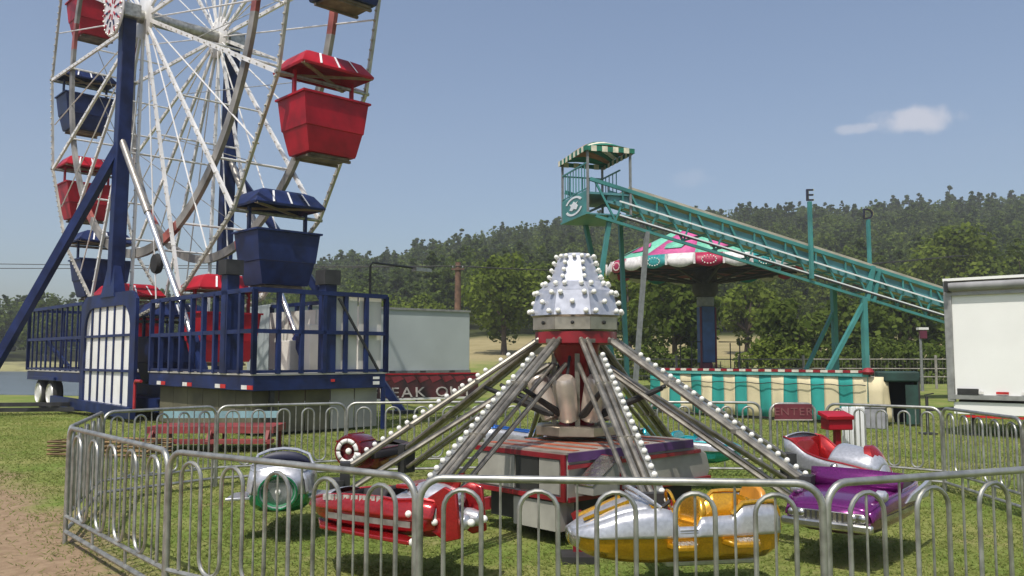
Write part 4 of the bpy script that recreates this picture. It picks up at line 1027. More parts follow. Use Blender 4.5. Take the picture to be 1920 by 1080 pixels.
# crown: octagonal panels
def octring(r, z, ph=0.3): return [(r*math.cos(2*math.pi*(k+ph)/8), r*math.sin(2*math.pi*(k+ph)/8), z) for k in range(8)]
CP = [(0.475, 2.02), (0.475, 2.15), (0.50, 2.17), (0.425, 2.43), (0.285, 2.535), (0.185, 2.81), (0.15, 2.84)]
def face_panel(i, j, k, name, m_, inset=0.004):
    a, b = octring(*CP[i]), octring(*CP[j]); k2 = (k+1) % 8
    return MB().add([a[k], a[k2], b[k2], b[k]], [(0, 1, 2, 3)]).build(name, m_, ride, solid=0.008, smooth=False)
MB().lathe([(CP[0][0]-0.03, CP[0][1]), (CP[2][0]-0.03, CP[2][1]), (CP[3][0]-0.03, CP[3][1]), (CP[4][0]-0.03, CP[4][1]), (CP[5][0]-0.03, CP[5][1])], 8, phase=0.3).build('crown_core', crownm, ride, smooth=False)
for k in range(8):
    face_panel(0, 1, k, 'crown_band', bandm); face_panel(1, 2, k, 'crown_lip', bandm)
    face_panel(2, 3, k, 'crown_panel', crownm); face_panel(3, 4, k, 'crown_panel', crownm); face_panel(4, 5, k, 'crown_panel', crownm)
MB().lathe([(0.185, 2.81), (0.15, 2.845), (0.02, 2.85)], 8, phase=0.3).build('crown_cap', crownm, ride, smooth=False)
bulb_me = MB().lathe([(0.014, -0.012), (0.018, 0.0), (0.026, 0.010), (0.029, 0.022), (0.024, 0.036), (0.012, 0.045), (0.0005, 0.047)], 9).mesh('bulb', bulbm)
def bulb(p, nrm, parent, s=1.0):
    o = put('bulb', bulb_me, parent, p, Vector(nrm).to_track_quat('Z', 'Y').to_euler()); o.scale = (s, s, s); return o
for k in range(8):
    for (i, j), pts in (((2, 3), ((0.12, 0.12), (0.88, 0.12), (0.5, 0.5), (0.13, 0.88), (0.87, 0.88))), ((3, 4), ((0.18, 0.5), (0.82, 0.5))), ((4, 5), ((0.0, 0.15), (0.0, 0.42), (0.0, 0.70), (0.0, 0.96), (0.5, 0.97)))):
        a, b = [Vector(q) for q in octring(*CP[i])], [Vector(q) for q in octring(*CP[j])]; k2 = (k+1) % 8
        nm = (a[k2]-a[k]).cross(b[k]-a[k]).normalized()
        for u, v in pts:
            p = a[k].lerp(a[k2], u).lerp(b[k].lerp(b[k2], u), v)
            nn = nm if u > 0 else (Vector((p.x, p.y, 0)).normalized()+Vector((0, 0, 0.3))).normalized()
            bulb(p+nn*0.014, nn, ride, 0.85 if i == 4 else 1.0)
    p = Vector(octring(0.475, 2.09)[k]).lerp(Vector(octring(0.475, 2.09)[(k+1) % 8]), 0.5)
    MB().lathe([(0.02, 0), (0.02, 0.02), (0.01, 0.025)], 8, p, Vector((p.x, p.y, 0)).to_track_quat('Z', 'Y').to_matrix()).build('socket', darkm, ride)
# hub and column
MB().lathe([(0.30, 1.86), (0.44, 1.88), (0.44, 2.0), (0.30, 2.01)], 16).build('hub_ring', rred, ride)
MB().lathe([(0.20, 1.0), (0.16, 1.1), (0.16, 1.6), (0.24, 1.75), (0.26, 1.9)], 16).build('column', rred, ride)
for k in range(4):
    a = R(-92+90*k); MB().box((0.24*math.cos(a), 0.24*math.sin(a), 1.38), (0.05, 0.05, 0.78), Matrix.Rotation(a, 3, 'Z')).build('upright_rod', armsteel, ride)
MB().lathe([(0.44, 0.915), (0.46, 0.925), (0.46, 1.01), (0.44, 1.02)], 8, phase=0.4).build('turntable', bandm, ride, smooth=False)
canm = mat('reflector_can', (0.62, 0.54, 0.46), 0.36, 0.55, 0.1, 5)
for k in range(6):
    a = R(-60+60*k+(8 if k % 2 else -4)); d = Vector((math.cos(a), math.sin(a), 0))
    rot = (Vector((0, 0, 1))*0.93+d*0.36).to_track_quat('Z', 'Y').to_matrix()
    MB().lathe([(0.06, -0.24), (0.105, -0.21), (0.125, 0.20), (0.095, 0.25), (0.03, 0.26)], 12, d*0.345+Vector((0, 0, 1.29)), rot).build('reflector_can', canm, ride)
    MB().tube([d*0.34+Vector((0, 0, 1.45)), d*0.28+Vector((0, 0, 1.62)), d*0.2+Vector((0, 0, 1.8))], 0.018, 6).build('air_hose', darkm, ride)
# base cabinet (folding trailer body)
cab = MB(); ca = math.atan2(0.68, 0.73)
cabx = Matrix.Rotation(ca, 4, 'Z'); c_o = Vector((0.50-RCX, 7.86-RCY, 0))
def cl(x, y, z): return c_o+(cabx.to_3x3() @ Vector((x, y, z)))
CLn, CWd = 2.25, 1.25     # local x runs right-far along the long side, local y left-far along the end
def cbox(name, m_, x0, x1, y0, y1, z0, z1, bevel=0.0):
    b = MB().box(((x0+x1)/2, (y0+y1)/2, (z0+z1)/2), (x1-x0, y1-y0, z1-z0))
    return b.build(name, m_, ride, (c_o.x, c_o.y, 0), (0, 0, ca), bevel=bevel)
prof = [(0.0, 0.42), (0.0, 0.84), (CLn-0.35, 0.84), (CLn-0.05, 0.70), (CLn+0.02, 0.52), (CLn-0.05, 0.42)]
MB().prism([(p[0], p[1]) for p in prof][::-1], -CWd, 0.0, M=Matrix.Rotation(R(90), 4, 'X')).build('cabinet', rgrey, ride, (c_o.x, c_o.y, 0), (0, 0, ca), bevel=0.02)
cbox('top_plate', mat('striped_top', (0.34, 0.30, 0.26), 0.45, 0.2, 0.2, 3), -0.02, CLn-0.33, -0.02, CWd+0.02, 0.845, 0.865)
stor = mat('stripe_orange', (0.40, 0.09, 0.04), 0.4, 0, 0.2, 4)
for k in range(7): cbox('top_stripe', stor, 0.12+k*0.26, 0.20+k*0.26, 0.03, CWd-0.03, 0.866, 0.871)
cbox('trim', rpurp, 0.0, CLn-0.34, -0.035, -0.012, 0.78, 0.86); cbox('trim', rred, 0.0, CLn-0.2, -0.03, -0.008, 0.715, 0.752); cbox('trim', rred, 0.0, CLn-0.03, -0.035, -0.008, 0.42, 0.46)
cbox('trim', rred, -0.035, -0.01, 0.0, CWd, 0.80, 0.845); cbox('trim', rred, -0.035, -0.01, 0.0, CWd, 0.42, 0.46); cbox('corner_trim', rred, -0.035, -0.01, 0.0, 0.05, 0.46, 0.80)
cbox('end_panel', mat('panel_black', (0.03, 0.03, 0.028), 0.6), -0.018, -0.002, 0.36, 0.66, 0.48, 0.79)
cbox('end_panel', rgrey, -0.020, -0.004, 0.08, 0.34, 0.48, 0.79); cbox('end_panel', rgrey, -0.020, -0.004, 0.68, 1.2, 0.48, 0.79)
# slanted tread plate with red side at the near corner
wedge = [(0.05, 0.50), (0.42, 0.50), (0.42, 0.80), (0.05, 0.58)]
RX90 = Matrix.Rotation(R(90), 4, 'X')
MB().prism(wedge, 0.045, 0.27, M=RX90).build('step_block', rgrey, ride, (c_o.x, c_o.y, 0), (0, 0, ca), bevel=0.006, fix=True)
cbox('step_side', rred, 0.421, 0.445, -0.275, -0.04, 0.49, 0.82)
plate = MB().bar((0.04, -0.157, 0.585), (0.43, -0.157, 0.816), 0.235, 0.01)
for u in range(6):
    for v in range(4):
        t = (u+0.5)/6; plate.box((0.04+0.39*t, -0.245+v*0.058, 0.585+0.231*t+0.008), (0.036, 0.03, 0.008), Matrix.Rotation(R(-30.6), 3, 'Y') @ Matrix.Rotation(0.6, 3, 'Z'))
plate.build('tread_plate', chrome, ride, (c_o.x, c_o.y, 0), (0, 0, ca))
cbox('under_frame', darkm, 0.1, CLn-0.2, 0.1, CWd-0.1, 0.16, 0.42)
cbox('under_box', rgrey, -0.01, 0.2, 0.1, 0.7, 0.14, 0.40)
for k, a in enumerate((R(-95), R(-10), R(85), R(175))):
    d = Vector((math.cos(a), math.sin(a), 0)); o = Vector((0.02, -0.15, 0))
    MB().bar(d*0.5+o+Vector((0, 0, 0.3)), d*1.55+o+Vector((0, 0, 0.08)), 0.10, 0.12).build('outrigger', rred, ride)
    MB().box(d*1.6+o+Vector((0, 0, 0.03)), (0.3, 0.3, 0.06)).build('outrigger_foot', darkm, ride)
MB().bar((-0.12, -1.46, 0.36), (0.0, -1.62, 0.02), 0.07).bar((0.08, -1.44, 0.36), (0.0, -1.62, 0.02), 0.07).build('stand', rred, ride)
# arms
TH = [R(-80+45*k) for k in range(8)]
RCAR = 2.82
side = [1, 1, 1, 1, -1, -1, -1, -1]
for k, th in enumerate(TH):
    up0, lo0 = Vector((0.36, 0, 1.955)), Vector((2.42, 0, 0.60))
    ax = (lo0-up0).normalized()
    s = side[k]
    arm = MB().tube([up0+Vector((0, -0.055*s, 0)), lo0+Vector((0, -0.055*s, 0))], 0.030, 9).tube([up0+Vector((0, 0.012*s, 0)), lo0+Vector((0, 0.012*s, 0))], 0.026, 9)
    for t in (0.04, 0.35, 0.68, 0.97): arm.box(up0.lerp(lo0, t), (0.05, 0.17, 0.04))
    ao = arm.build('arm', armsteel, ride, (0, 0, 0), (0, 0, th))
    MB().bar(up0.lerp(lo0, 0.16)+Vector((0, 0.088*s, 0.0)), up0.lerp(lo0, 1.02)+Vector((0, 0.088*s, 0.0)), 0.065, 0.035).build('lamp_strip', galv, ao)
    nrm = Vector((-ax.z, 0, ax.x)) if ax.x > 0 else Vector((0, 0, 1)); nrm = Vector((0.55, 0, 0.835))
    for q in range(22):
        if random.random() < 0.03: continue
        p = up0.lerp(lo0, 0.17+0.84*q/21)+Vector((0, 0.088*s, 0.012)); bulb(p+nrm*0.006, nrm, ao, 0.92)
    lu, ll = Vector((0.30, 0, 1.66)), Vector((2.36, 0, 0.40))
    MB().tube([lu+Vector((0, -0.05*s, 0)), ll+Vector((0, -0.05*s, 0))], 0.024, 8).tube([lu+Vector((0, 0.09*s, 0)), ll+Vector((0, 0.09*s, 0))], 0.020, 8).build('lower_link', armsteel, ao)
    MB().box((2.42, 0, 0.50), (0.10, 0.20, 0.34)).box((2.50, 0, 0.46), (0.14, 0.30, 0.08)).build('car_bracket', darkm, ao)
    MB().tube([(0.26, 0, 1.12), (1.0, 0, 1.42)], [0.045, 0.022], 8).build('lift_cylinder', darkm, ao)

# ------------------------------------------------------------------ ride cars
def smooth_table(tab, n):
    tab = np.array(tab, float)[::-1] if tab[0][0] > tab[-1][0] else np.array(tab, float)
    xs_ = tab[:, 0]; X = np.linspace(xs_[0], xs_[-1], n); X = np.unique(np.concatenate([X, xs_])); out = [X]
    for c in range(1, tab.shape[1]):
        y = tab[:, c]; m = np.zeros(len(y)); dx = np.diff(xs_); dl = np.diff(y)/dx
        for i in range(1, len(y)-1): m[i] = 0 if dl[i-1]*dl[i] <= 0 else 2*dl[i-1]*dl[i]/(dl[i-1]+dl[i])
        m[0], m[-1] = dl[0], dl[-1]
        idx = np.clip(np.searchsorted(xs_, X)-1, 0, len(dx)-1); h = dx[idx]; t = (X-xs_[idx])/h
        out.append((2*t**3-3*t**2+1)*y[idx]+(t**3-2*t**2+t)*h*m[idx]+(-2*t**3+3*t**2)*y[idx+1]+(t**3-t**2)*h*m[idx+1])
    return np.array(out).T
def hull(parent, tab, m_low, m_up, m_in, cock, m_trim=None, crown=0.06, n=40, m_deck=None, floor=0.30, rail=0.014):
    S = smooth_table(tab, n); low, upL, upR, liner = [], [], [], []
    def half(r):
        x, hk, hm, hg, zk, zm, zg = r
        return [(x, 0, zk), (x, hk*0.7, zk+0.004), (x, hk, zk+0.02), (x, (hk+hm)/2+0.25*(hm-hk), zk+(zm-zk)*0.42), (x, hm, zm)]
    for r in S:
        h = half(r); low.append([(p[0], p[1], p[2]) for p in h[::-1]]+[(p[0], -p[1], p[2]) for p in h[1:]])
        x, hk, hm, hg, zk, zm, zg = r
        ups = [(x, hm+0.006, zm), (x, hm+0.006, zm+(zg-zm)*0.12), (x, hm+(hg-hm)*0.55+0.012, zm+(zg-zm)*0.6), (x, hg, zg)]
        upL.append(ups); upR.append([(p[0], -p[1], p[2]) for p in ups][::-1])
    b = MB().grid(low)
    for e in (0, -1):
        m = len(low[0]); base_ = 0 if e == 0 else (len(low)-1)*m
        b.f.append(tuple(range(base_, base_+m))[::(1 if e == 0 else -1)]); b.mi.append(0)
    b.build('lower_hull', m_low, parent, fix=True)
    b = MB().grid(upL); b.build('side_panel', m_up, parent, solid=0.014, fix=True)
    b = MB().grid(upR); b.build('side_panel', m_up, parent, solid=0.014, fix=True)
    c1_, c0_ = max(cock), min(cock)
    md = m_deck or m_up
    for nm, sel, far in (('nose_deck', S[S[:, 0] >= c1_-1e-6], 1), ('tail_deck', S[S[:, 0] <= c0_+1e-6], -1)):
        if len(sel) < 2: continue
        rows = []
        for r in sel:
            x, hk, hm, hg, zk, zm, zg = r
            cr = (crown if far > 0 else min(crown, 0.05))*min(1.0, hg/0.26); rows.append([(x, hg*u, zg+cr*(1-u*u)) for u in np.linspace(-1, 1, 9)])
        b = MB().grid(rows)
        e = sel[0] if far < 0 else sel[-1]                     # close the outer end
        x, hk, hm, hg, zk, zm, zg = e
        cr = (crown if far > 0 else min(crown, 0.05))*min(1.0, hg/0.26); ed_ = [(x, hg*u, zg+cr*(1-u*u)) for u in np.linspace(-1, 1, 9)]+[(x, hm, zm), (x, -hm, zm)]
        b.add(ed_, [tuple(range(len(ed_)))])
        b.build(nm, md, parent, fix=True, solid=0.008)
    sel = S[(S[:, 0] >= c0_-1e-6) & (S[:, 0] <= c1_+1e-6)]
    rows = []
    for r in sel:
        x, hk, hm, hg, zk, zm, zg = r; g = hg-0.02
        rows.append([(x, g, zg), (x, g*0.95, (zg+floor)/2), (x, g*0.85, floor), (x, 0, floor), (x, -g*0.85, floor), (x, -g*0.95, (zg+floor)/2), (x, -g, zg)])
    b = MB().grid(rows)
    for rw_ in (rows[0], rows[-1]): b.add(rw_, [tuple(range(7))])
    b.build('cockpit_liner', m_in, parent, fix=True, solid=0.006)
    if m_trim:
        for s in (-1, 1):
            MB().tube([(r[0], s*r[3], r[6]+0.004) for r in S], rail, 6).build('gunwale_trim', m_trim, parent)
def flake(name, c): return mat(name, c, 0.22, 0.55, 0.12, 60, coat=0.7)
yel, ylo = flake('yellow_flake', (0.62, 0.33, 0.015)), mat('orange_seat', (0.52, 0.22, 0.02), 0.4, 0, 0.15, 6, coat=0.3)
redf, grnf, marf, purf, telf, bluf = flake('red_flake', (0.42, 0.018, 0.020)), flake('green_flake', (0.015, 0.22, 0.09)), flake('maroon_flake', (0.20, 0.012, 0.022)), flake('purple_flake', (0.17, 0.012, 0.15)), flake('teal_flake', (0.01, 0.36, 0.40)), flake('blue_flake', (0.02, 0.12, 0.42))
drk = mat('cockpit_dark', (0.022, 0.018, 0.02), 0.7)
treadw = mat('tread_checker', (0.60, 0.58, 0.54), 0.4, 0.5, 0.25, 25)
GRP = 'cars on the rocket ride'
def car(k, label, cat, dz=0.0, r=RCAR, yaw=0.0):
    th = TH[k]; p = Vector((RCX+r*math.cos(th), RCY+r*math.sin(th), dz))
    h = Vector((math.sin(th), -math.cos(th)))
    o = thing('ride_car', label, cat, p, math.atan2(h.y, h.x)+yaw, GRP); o.scale = (0.87, 0.87, 0.87); return o
def seat(c, x, w, z, m_, hgt=0.34, dep=0.26):
    MB().box((x+dep/2, 0, z), (dep, w, 0.09)).build('seat', m_, c, bevel=0.025)
    pl = [(-w/2, 0), (w/2, 0), (w/2, hgt*0.7), (w/2-0.06, hgt*0.93), (w/2-0.14, hgt), (-w/2+0.14, hgt), (-w/2+0.06, hgt*0.93), (-w/2, hgt*0.7)]
    M_ = Matrix.Translation((x, 0, z-0.04)) @ Matrix.Rotation(R(-8), 4, 'Y') @ Matrix(((0, 0, 1, 0), (1, 0, 0, 0), (0, 1, 0, 0), (0, 0, 0, 1)))
    MB().prism(pl, -0.03, 0.03, M=M_).build('seat_back', m_, c, bevel=0.02)
def step(c, x, y, z, m_, s=1, L=0.30, w=0.17):
    o = MB().prism([(x-L/2, 0), (x+L/2, 0), (x+L/2-0.05, w*s), (x-L/2+0.10, w*s)][::(1 if s > 0 else -1)], z, z+0.05, M=Matrix.Translation((0, y, 0))).build('side_step', m_, c, bevel=0.015)
    b = MB()
    for u in range(5):
        for v in range(3): b.box((x-L/2+0.09+u*0.037, y+s*(0.035+v*0.045), z+0.053), (0.026, 0.03, 0.008))
    b.build('tread_plate', treadw, o)
# 1 yellow space boat, front of the ring
c = car(0, 'yellow and silver open space boat nearest the camera, nose to the left', 'ride car', 0.10)
hull(c, [(0.90, .03, .10, .07, .34, .42, .46), (0.72, .12, .23, .19, .24, .41, .53), (0.42, .19, .31, .27, .19, .42, .63), (0.20, .21, .34, .30, .18, .42, .65), (0.12, .21, .34, .31, .18, .42, .63), (0.06, .21, .34, .32, .18, .42, .50), (-0.10, .21, .34, .32, .18, .42, .50), (-0.14, .21, .34, .31, .18, .42, .57), (-0.40, .21, .34, .31, .18, .42, .58), (-0.50, .20, .33, .31, .18, .42, .66), (-0.76, .17, .31, .29, .19, .42, .66), (-0.84, .14, .28, .26, .22, .42, .62)], yel, silverp, yel, (0.24, -0.74), None, 0.05)
for s in (-1, 1):
    MB().tube([(-0.40, s*0.315, 0.59), (-0.44, s*0.315, 0.62), (-0.50, s*0.312, 0.675), (-0.60, s*0.305, 0.682), (-0.78, s*0.29, 0.68), (-0.83, s*0.27, 0.60), (-0.84, s*0.265, 0.44)], 0.020, 7).build('tail_trim', yel, c)
    MB().lathe([(0.065, -0.03), (0.075, 0.0), (0.06, 0.03), (0.02, 0.045)], 14, (0.86, s*0.075, 0.40), Vector((1, s*0.3, 0.05)).to_track_quat('Z', 'Y').to_matrix()).build('headlight', chrome, c)
    MB().bar((0.80, s*0.10, 0.545), (0.42, s*0.13, 0.685), 0.035, 0.02).build('nose_stripe', yel, c)
MB().tube([(0.20, 0.30, 0.655), (0.30, 0.24, 0.73), (0.36, 0.12, 0.775), (0.38, 0, 0.785), (0.36, -0.12, 0.775), (0.30, -0.24, 0.73), (0.20, -0.30, 0.655)], 0.016, 7).build('windscreen_hoop', silverp, c)
MB().tube([(0.22, 0.285, 0.66), (0.37, 0.11, 0.735), (0.39, 0, 0.745), (0.37, -0.11, 0.735), (0.22, -0.285, 0.66)], 0.012, 6).build('windscreen_hoop', silverp, c)
seat(c, -0.16, 0.46, 0.40, yel, 0.36); seat(c, -0.70, 0.46, 0.42, ylo, 0.40)
MB().tube([(0.10, 0.02, 0.60), (0.02, 0.02, 0.66)], 0.018, 8).build('steering_column', darkm, c)
MB().tube([(0.02+0.02*math.sin(a), 0.02+0.09*math.cos(a), 0.67+0.08*math.sin(a)) for a in np.linspace(0, 6.283, 17)[:-1]], 0.013, 6, closed=True).build('steering_wheel', yel, c)
for z in (0.455, 0.475): MB().box((-0.02, 0.345, z), (0.15, 0.012, 0.008)).build('sill_rib', galv, c)
step(c, 0.02, 0.30, 0.33, yel); step(c, -0.48, 0.30, 0.345, yel, L=0.36, w=0.2)
MB().box((-0.30, 0, 0.165), (0.8, 0.26, 0.05)).build('skid', silverp, c, bevel=0.015)
# 2 purple car
c = car(1, 'purple car with chrome bumper and four headlights behind the right end of the front fence', 'ride car', 0.09, yaw=R(-6)); c.scale = (0.98, 0.96, 0.92)
hull(c, [(0.66, .26, .36, .33, .26, .36, .44), (0.56, .28, .38, .37, .22, .38, .49), (0.25, .29, .40, .39, .20, .40, .53), (-0.02, .29, .40, .39, .20, .40, .54), (-0.35, .28, .39, .38, .20, .40, .55), (-0.62, .25, .36, .35, .22, .40, .56), (-0.70, .20, .32, .31, .26, .42, .54)], purf, purf, drk, (0.02, -0.60), purf, 0.03)
MB().box((0.70, 0, 0.31), (0.06, 0.78, 0.075)).build('bumper', chrome, c, bevel=0.02)
MB().box((0.672, 0, 0.385), (0.02, 0.62, 0.085)).build('grille', chrome, c, bevel=0.005)
for k in range(9): MB().box((0.685, -0.18+k*0.045, 0.385), (0.012, 0.012, 0.07)).build('grille_bar', darkm, c)
for y in (-0.30, -0.22, 0.22, 0.30): MB().lathe([(0.034, 0), (0.036, 0.02), (0.026, 0.03), (0.005, 0.034)], 12, (0.68, y, 0.39), Vector((1, 0, 0)).to_track_quat('Z', 'Y').to_matrix()).build('headlight', chrome, c)
rows = [[(0.06-0.10*math.cos(u*1.3)*0-0.16*abs(u)**2, 0.40*u, z) for u in np.linspace(-1, 1, 13)] for z in (0.53, 0.60, 0.66)]
rows = [[(0.05-0.06*(u*u)-(z-0.53)*0.35, 0.40*u*(1+(z-0.53)*0.3), z+0.02*(1-u*u)) for u in np.linspace(-1, 1, 13)] for z in (0.535, 0.62, 0.705)]
MB().grid(rows).build('windscreen_surround', purf, c, solid=0.022)
seat(c, -0.42, 0.56, 0.40, purf, 0.30)
for s in (-1, 1):
    MB().prism([(-0.70, 0.42), (-0.05, 0.44), (-0.22, 0.50), (-0.62, 0.55), (-0.88, 0.60)], 0, 0.035, M=Matrix.Translation((0, s*0.41+0.017, 0)) @ Matrix.Rotation(R(90), 4, 'X')).build('tail_fin', silverp, c, bevel=0.008)
    MB().box((0.0, s*0.405, 0.37), (1.0, 0.014, 0.04)).build('side_strip', chrome, c)
    MB().lathe([(0.03, -0.05), (0.05, -0.03), (0.05, 0.03), (0.03, 0.05)], 12, (0.42, s*0.37, 0.56), RYX).build('side_lamp', silverp, c)
# 3 red and silver car behind it
c = car(2, 'dark red open car with a round silver domed nose, just behind the purple car', 'ride car', 0.10, 3.02, yaw=R(24))
hull(c, [(0.66, .10, .20, .13, .30, .40, .46), (0.56, .18, .28, .24, .26, .42, .50), (0.30, .22, .33, .31, .22, .42, .55), (0.05, .22, .34, .34, .22, .42, .58), (-0.20, .22, .34, .35, .22, .42, .64), (-0.48, .20, .32, .36, .24, .44, .80), (-0.58, .16, .28, .33, .30, .46, .82)], silverp, silverp, redf, (0.06, -0.54), redf, 0.20)
seat(c, -0.46, 0.52, 0.42, redf, 0.40)
MB().lathe([(0.0005, -0.05), (0.12, -0.045), (0.19, 0.0), (0.16, 0.07), (0.08, 0.105), (0.0005, 0.115)], 20, (0.50, 0.04, 0.585), Vector((0.8, 0.12, 0.45)).to_track_quat('Z', 'Y').to_matrix(), sy=1.15).build('nose_lens', redf, c)
for s_ in (-1, 1): MB().lathe([(0.03, -0.05), (0.05, -0.03), (0.05, 0.03), (0.03, 0.05)], 12, (0.2, s_*0.35, 0.5), RYX).build('side_lamp', chrome, c)
# 4 teal
c = car(3, 'teal and silver car at the back right behind the grey ride cabinet', 'ride car', 0.16)
hull(c, [(0.85, .05, .12, .09, .34, .44, .48), (0.55, .18, .28, .25, .24, .42, .54), (0.10, .21, .33, .31, .20, .42, .56), (-0.40, .21, .33, .31, .20, .42, .58), (-0.70, .18, .30, .28, .22, .42, .64), (-0.80, .14, .26, .24, .26, .42, .62)], telf, silverp, telf, (0.25, -0.66), telf, 0.05)
seat(c, -0.55, 0.46, 0.42, telf, 0.36); seat(c, -0.10, 0.46, 0.42, telf, 0.3)
for s in (-1, 1): MB().lathe([(0.02, -0.04), (0.05, -0.03), (0.05, 0.03), (0.02, 0.05)], 12, (0.3, s*0.25, 0.66)).build('lamp', telf, c)
# 5 blue
c = car(4, 'blue and white car hidden behind the ride cabinet, only its top showing', 'ride car', 0.20)
hull(c, [(0.80, .05, .12, .09, .34, .44, .48), (0.5, .18, .28, .25, .24, .42, .54), (0.0, .21, .33, .31, .20, .42, .58), (-0.60, .19, .31, .30, .22, .42, .66), (-0.72, .14, .26, .25, .26, .42, .64)], bluf, silverp, bluf, (0.22, -0.6), bluf, 0.05)
seat(c, -0.5, 0.46, 0.42, bluf, 0.34)
# 6 maroon jet with ringed exhaust
c = car(5, 'maroon jet car with a white ringed exhaust, far left beyond the arms', 'ride car', 0.17, 2.9, yaw=R(14))
hull(c, [(0.80, .04, .12, .09, .34, .44, .48), (0.5, .17, .27, .24, .24, .42, .52), (0.05, .20, .30, .28, .20, .40, .52), (-0.40, .20, .28, .26, .22, .40, .52), (-0.52, .16, .24, .22, .26, .40, .52)], marf, drk, drk, (0.25, -0.35), marf, 0.05)
RXE = Matrix.Rotation(R(-90), 3, 'Y')
MB().lathe([(0.12, -0.30), (0.20, -0.26), (0.225, -0.05), (0.225, 0.16), (0.205, 0.20), (0.165, 0.20), (0.15, 0.15), (0.02, 0.13)], 24, (-0.62, 0, 0.52), RXE).build('jet_engine', marf, c)
for k in range(8):
    a0_, a1_ = 2*math.pi*(k+0.06)/8, 2*math.pi*(k+0.94)/8
    rows = [[(-0.826, math.cos(a)*r, 0.52+math.sin(a)*r) for a in np.linspace(a0_, a1_, 5)] for r in (0.115, 0.172)]
    MB().grid(rows).build('exhaust_ring_segment', whitep, c, solid=0.02)
MB().ball((-0.79, 0, 0.52), 0.045, 12, 8).build('exhaust_lamp', bulbm, c)
for a in (0.6, 1.57, 2.5): MB().bar((-0.80, math.cos(a)*0.228, 0.52+math.sin(a)*0.228), (-0.40, math.cos(a)*0.222, 0.52+math.sin(a)*0.222), 0.02, 0.02).build('engine_rib', redf, c)
seat(c, -0.30, 0.44, 0.40, drk, 0.3)
# 7 silver and green seen from behind
c = car(6, 'silver car with a round green tail, seen from behind at the left', 'ride car', 0.08, 3.02)
hull(c, [(0.80, .06, .14, .11, .34, .44, .50), (0.5, .20, .30, .26, .24, .42, .60), (0.10, .25, .36, .33, .20, .42, .66), (-0.25, .25, .36, .33, .20, .42, .68), (-0.52, .22, .34, .30, .22, .42, .68), (-0.62, .16, .28, .24, .26, .42, .66)], grnf, silverp, drk, (0.35, -0.18), silverp, 0.06)
MB().tube([(-0.12, 0.33, 0.68), (-0.08, 0.28, 0.79), (-0.06, 0.15, 0.84), (-0.06, 0, 0.855), (-0.06, -0.15, 0.84), (-0.08, -0.28, 0.79), (-0.12, -0.33, 0.68)], 0.018, 7).build('roll_hoop', silverp, c)
b = MB(); b.grid([[(-0.085, 0.30*math.cos(a), 0.68+z*0.15*math.sin(a)) for a in np.linspace(0.05, 3.09, 11)] for z in (0.0, 0.5, 0.98)]); b.build('seat_back', mat('navy_vinyl', (0.012, 0.014, 0.04), 0.5), c, solid=0.03)
MB().lathe([(0.0005, 0.00), (0.11, 0.005), (0.155, 0.03), (0.165, 0.02)], 20, (-0.70, 0, 0.46), RXE, sx=1, sy=1.15).build('tail_bowl', mat('green_bowl', (0.008, 0.15, 0.055), 0.45, 0, 0.2, 8), c)
MB().lathe([(0.12, -0.12), (0.175, -0.10), (0.195, -0.02), (0.19, 0.05), (0.165, 0.06), (0.155, 0.02)], 22, (-0.70, 0, 0.46), RXE, sy=1.12).build('tail_ring', silverp, c)
MB().tube([(-0.762, 0.178*1.12*math.cos(a), 0.46+0.178*math.sin(a)) for a in np.linspace(0, 6.283, 25)[:-1]], 0.012, 6, closed=True).build('tail_rim', grnf, c)
MB().ball((-0.72, 0, 0.46), 0.032, 10, 6).build('tail_lamp', bulbm, c)
for s in (-1, 1):
    MB().prism([(-0.55, 0.28), (-0.05, 0.30), (-0.20, 0.52*1.0), (-0.60, 0.56)][::1], 0.36, 0.39, M=Matrix.Scale(s, 4, (0, 1, 0)) if s < 0 else None).build('wing', silverp, c, bevel=0.008, fix=True)
    MB().ball((0.2, s*0.34, 0.60), 0.045, 10, 6).build('side_lamp', grnf, c)
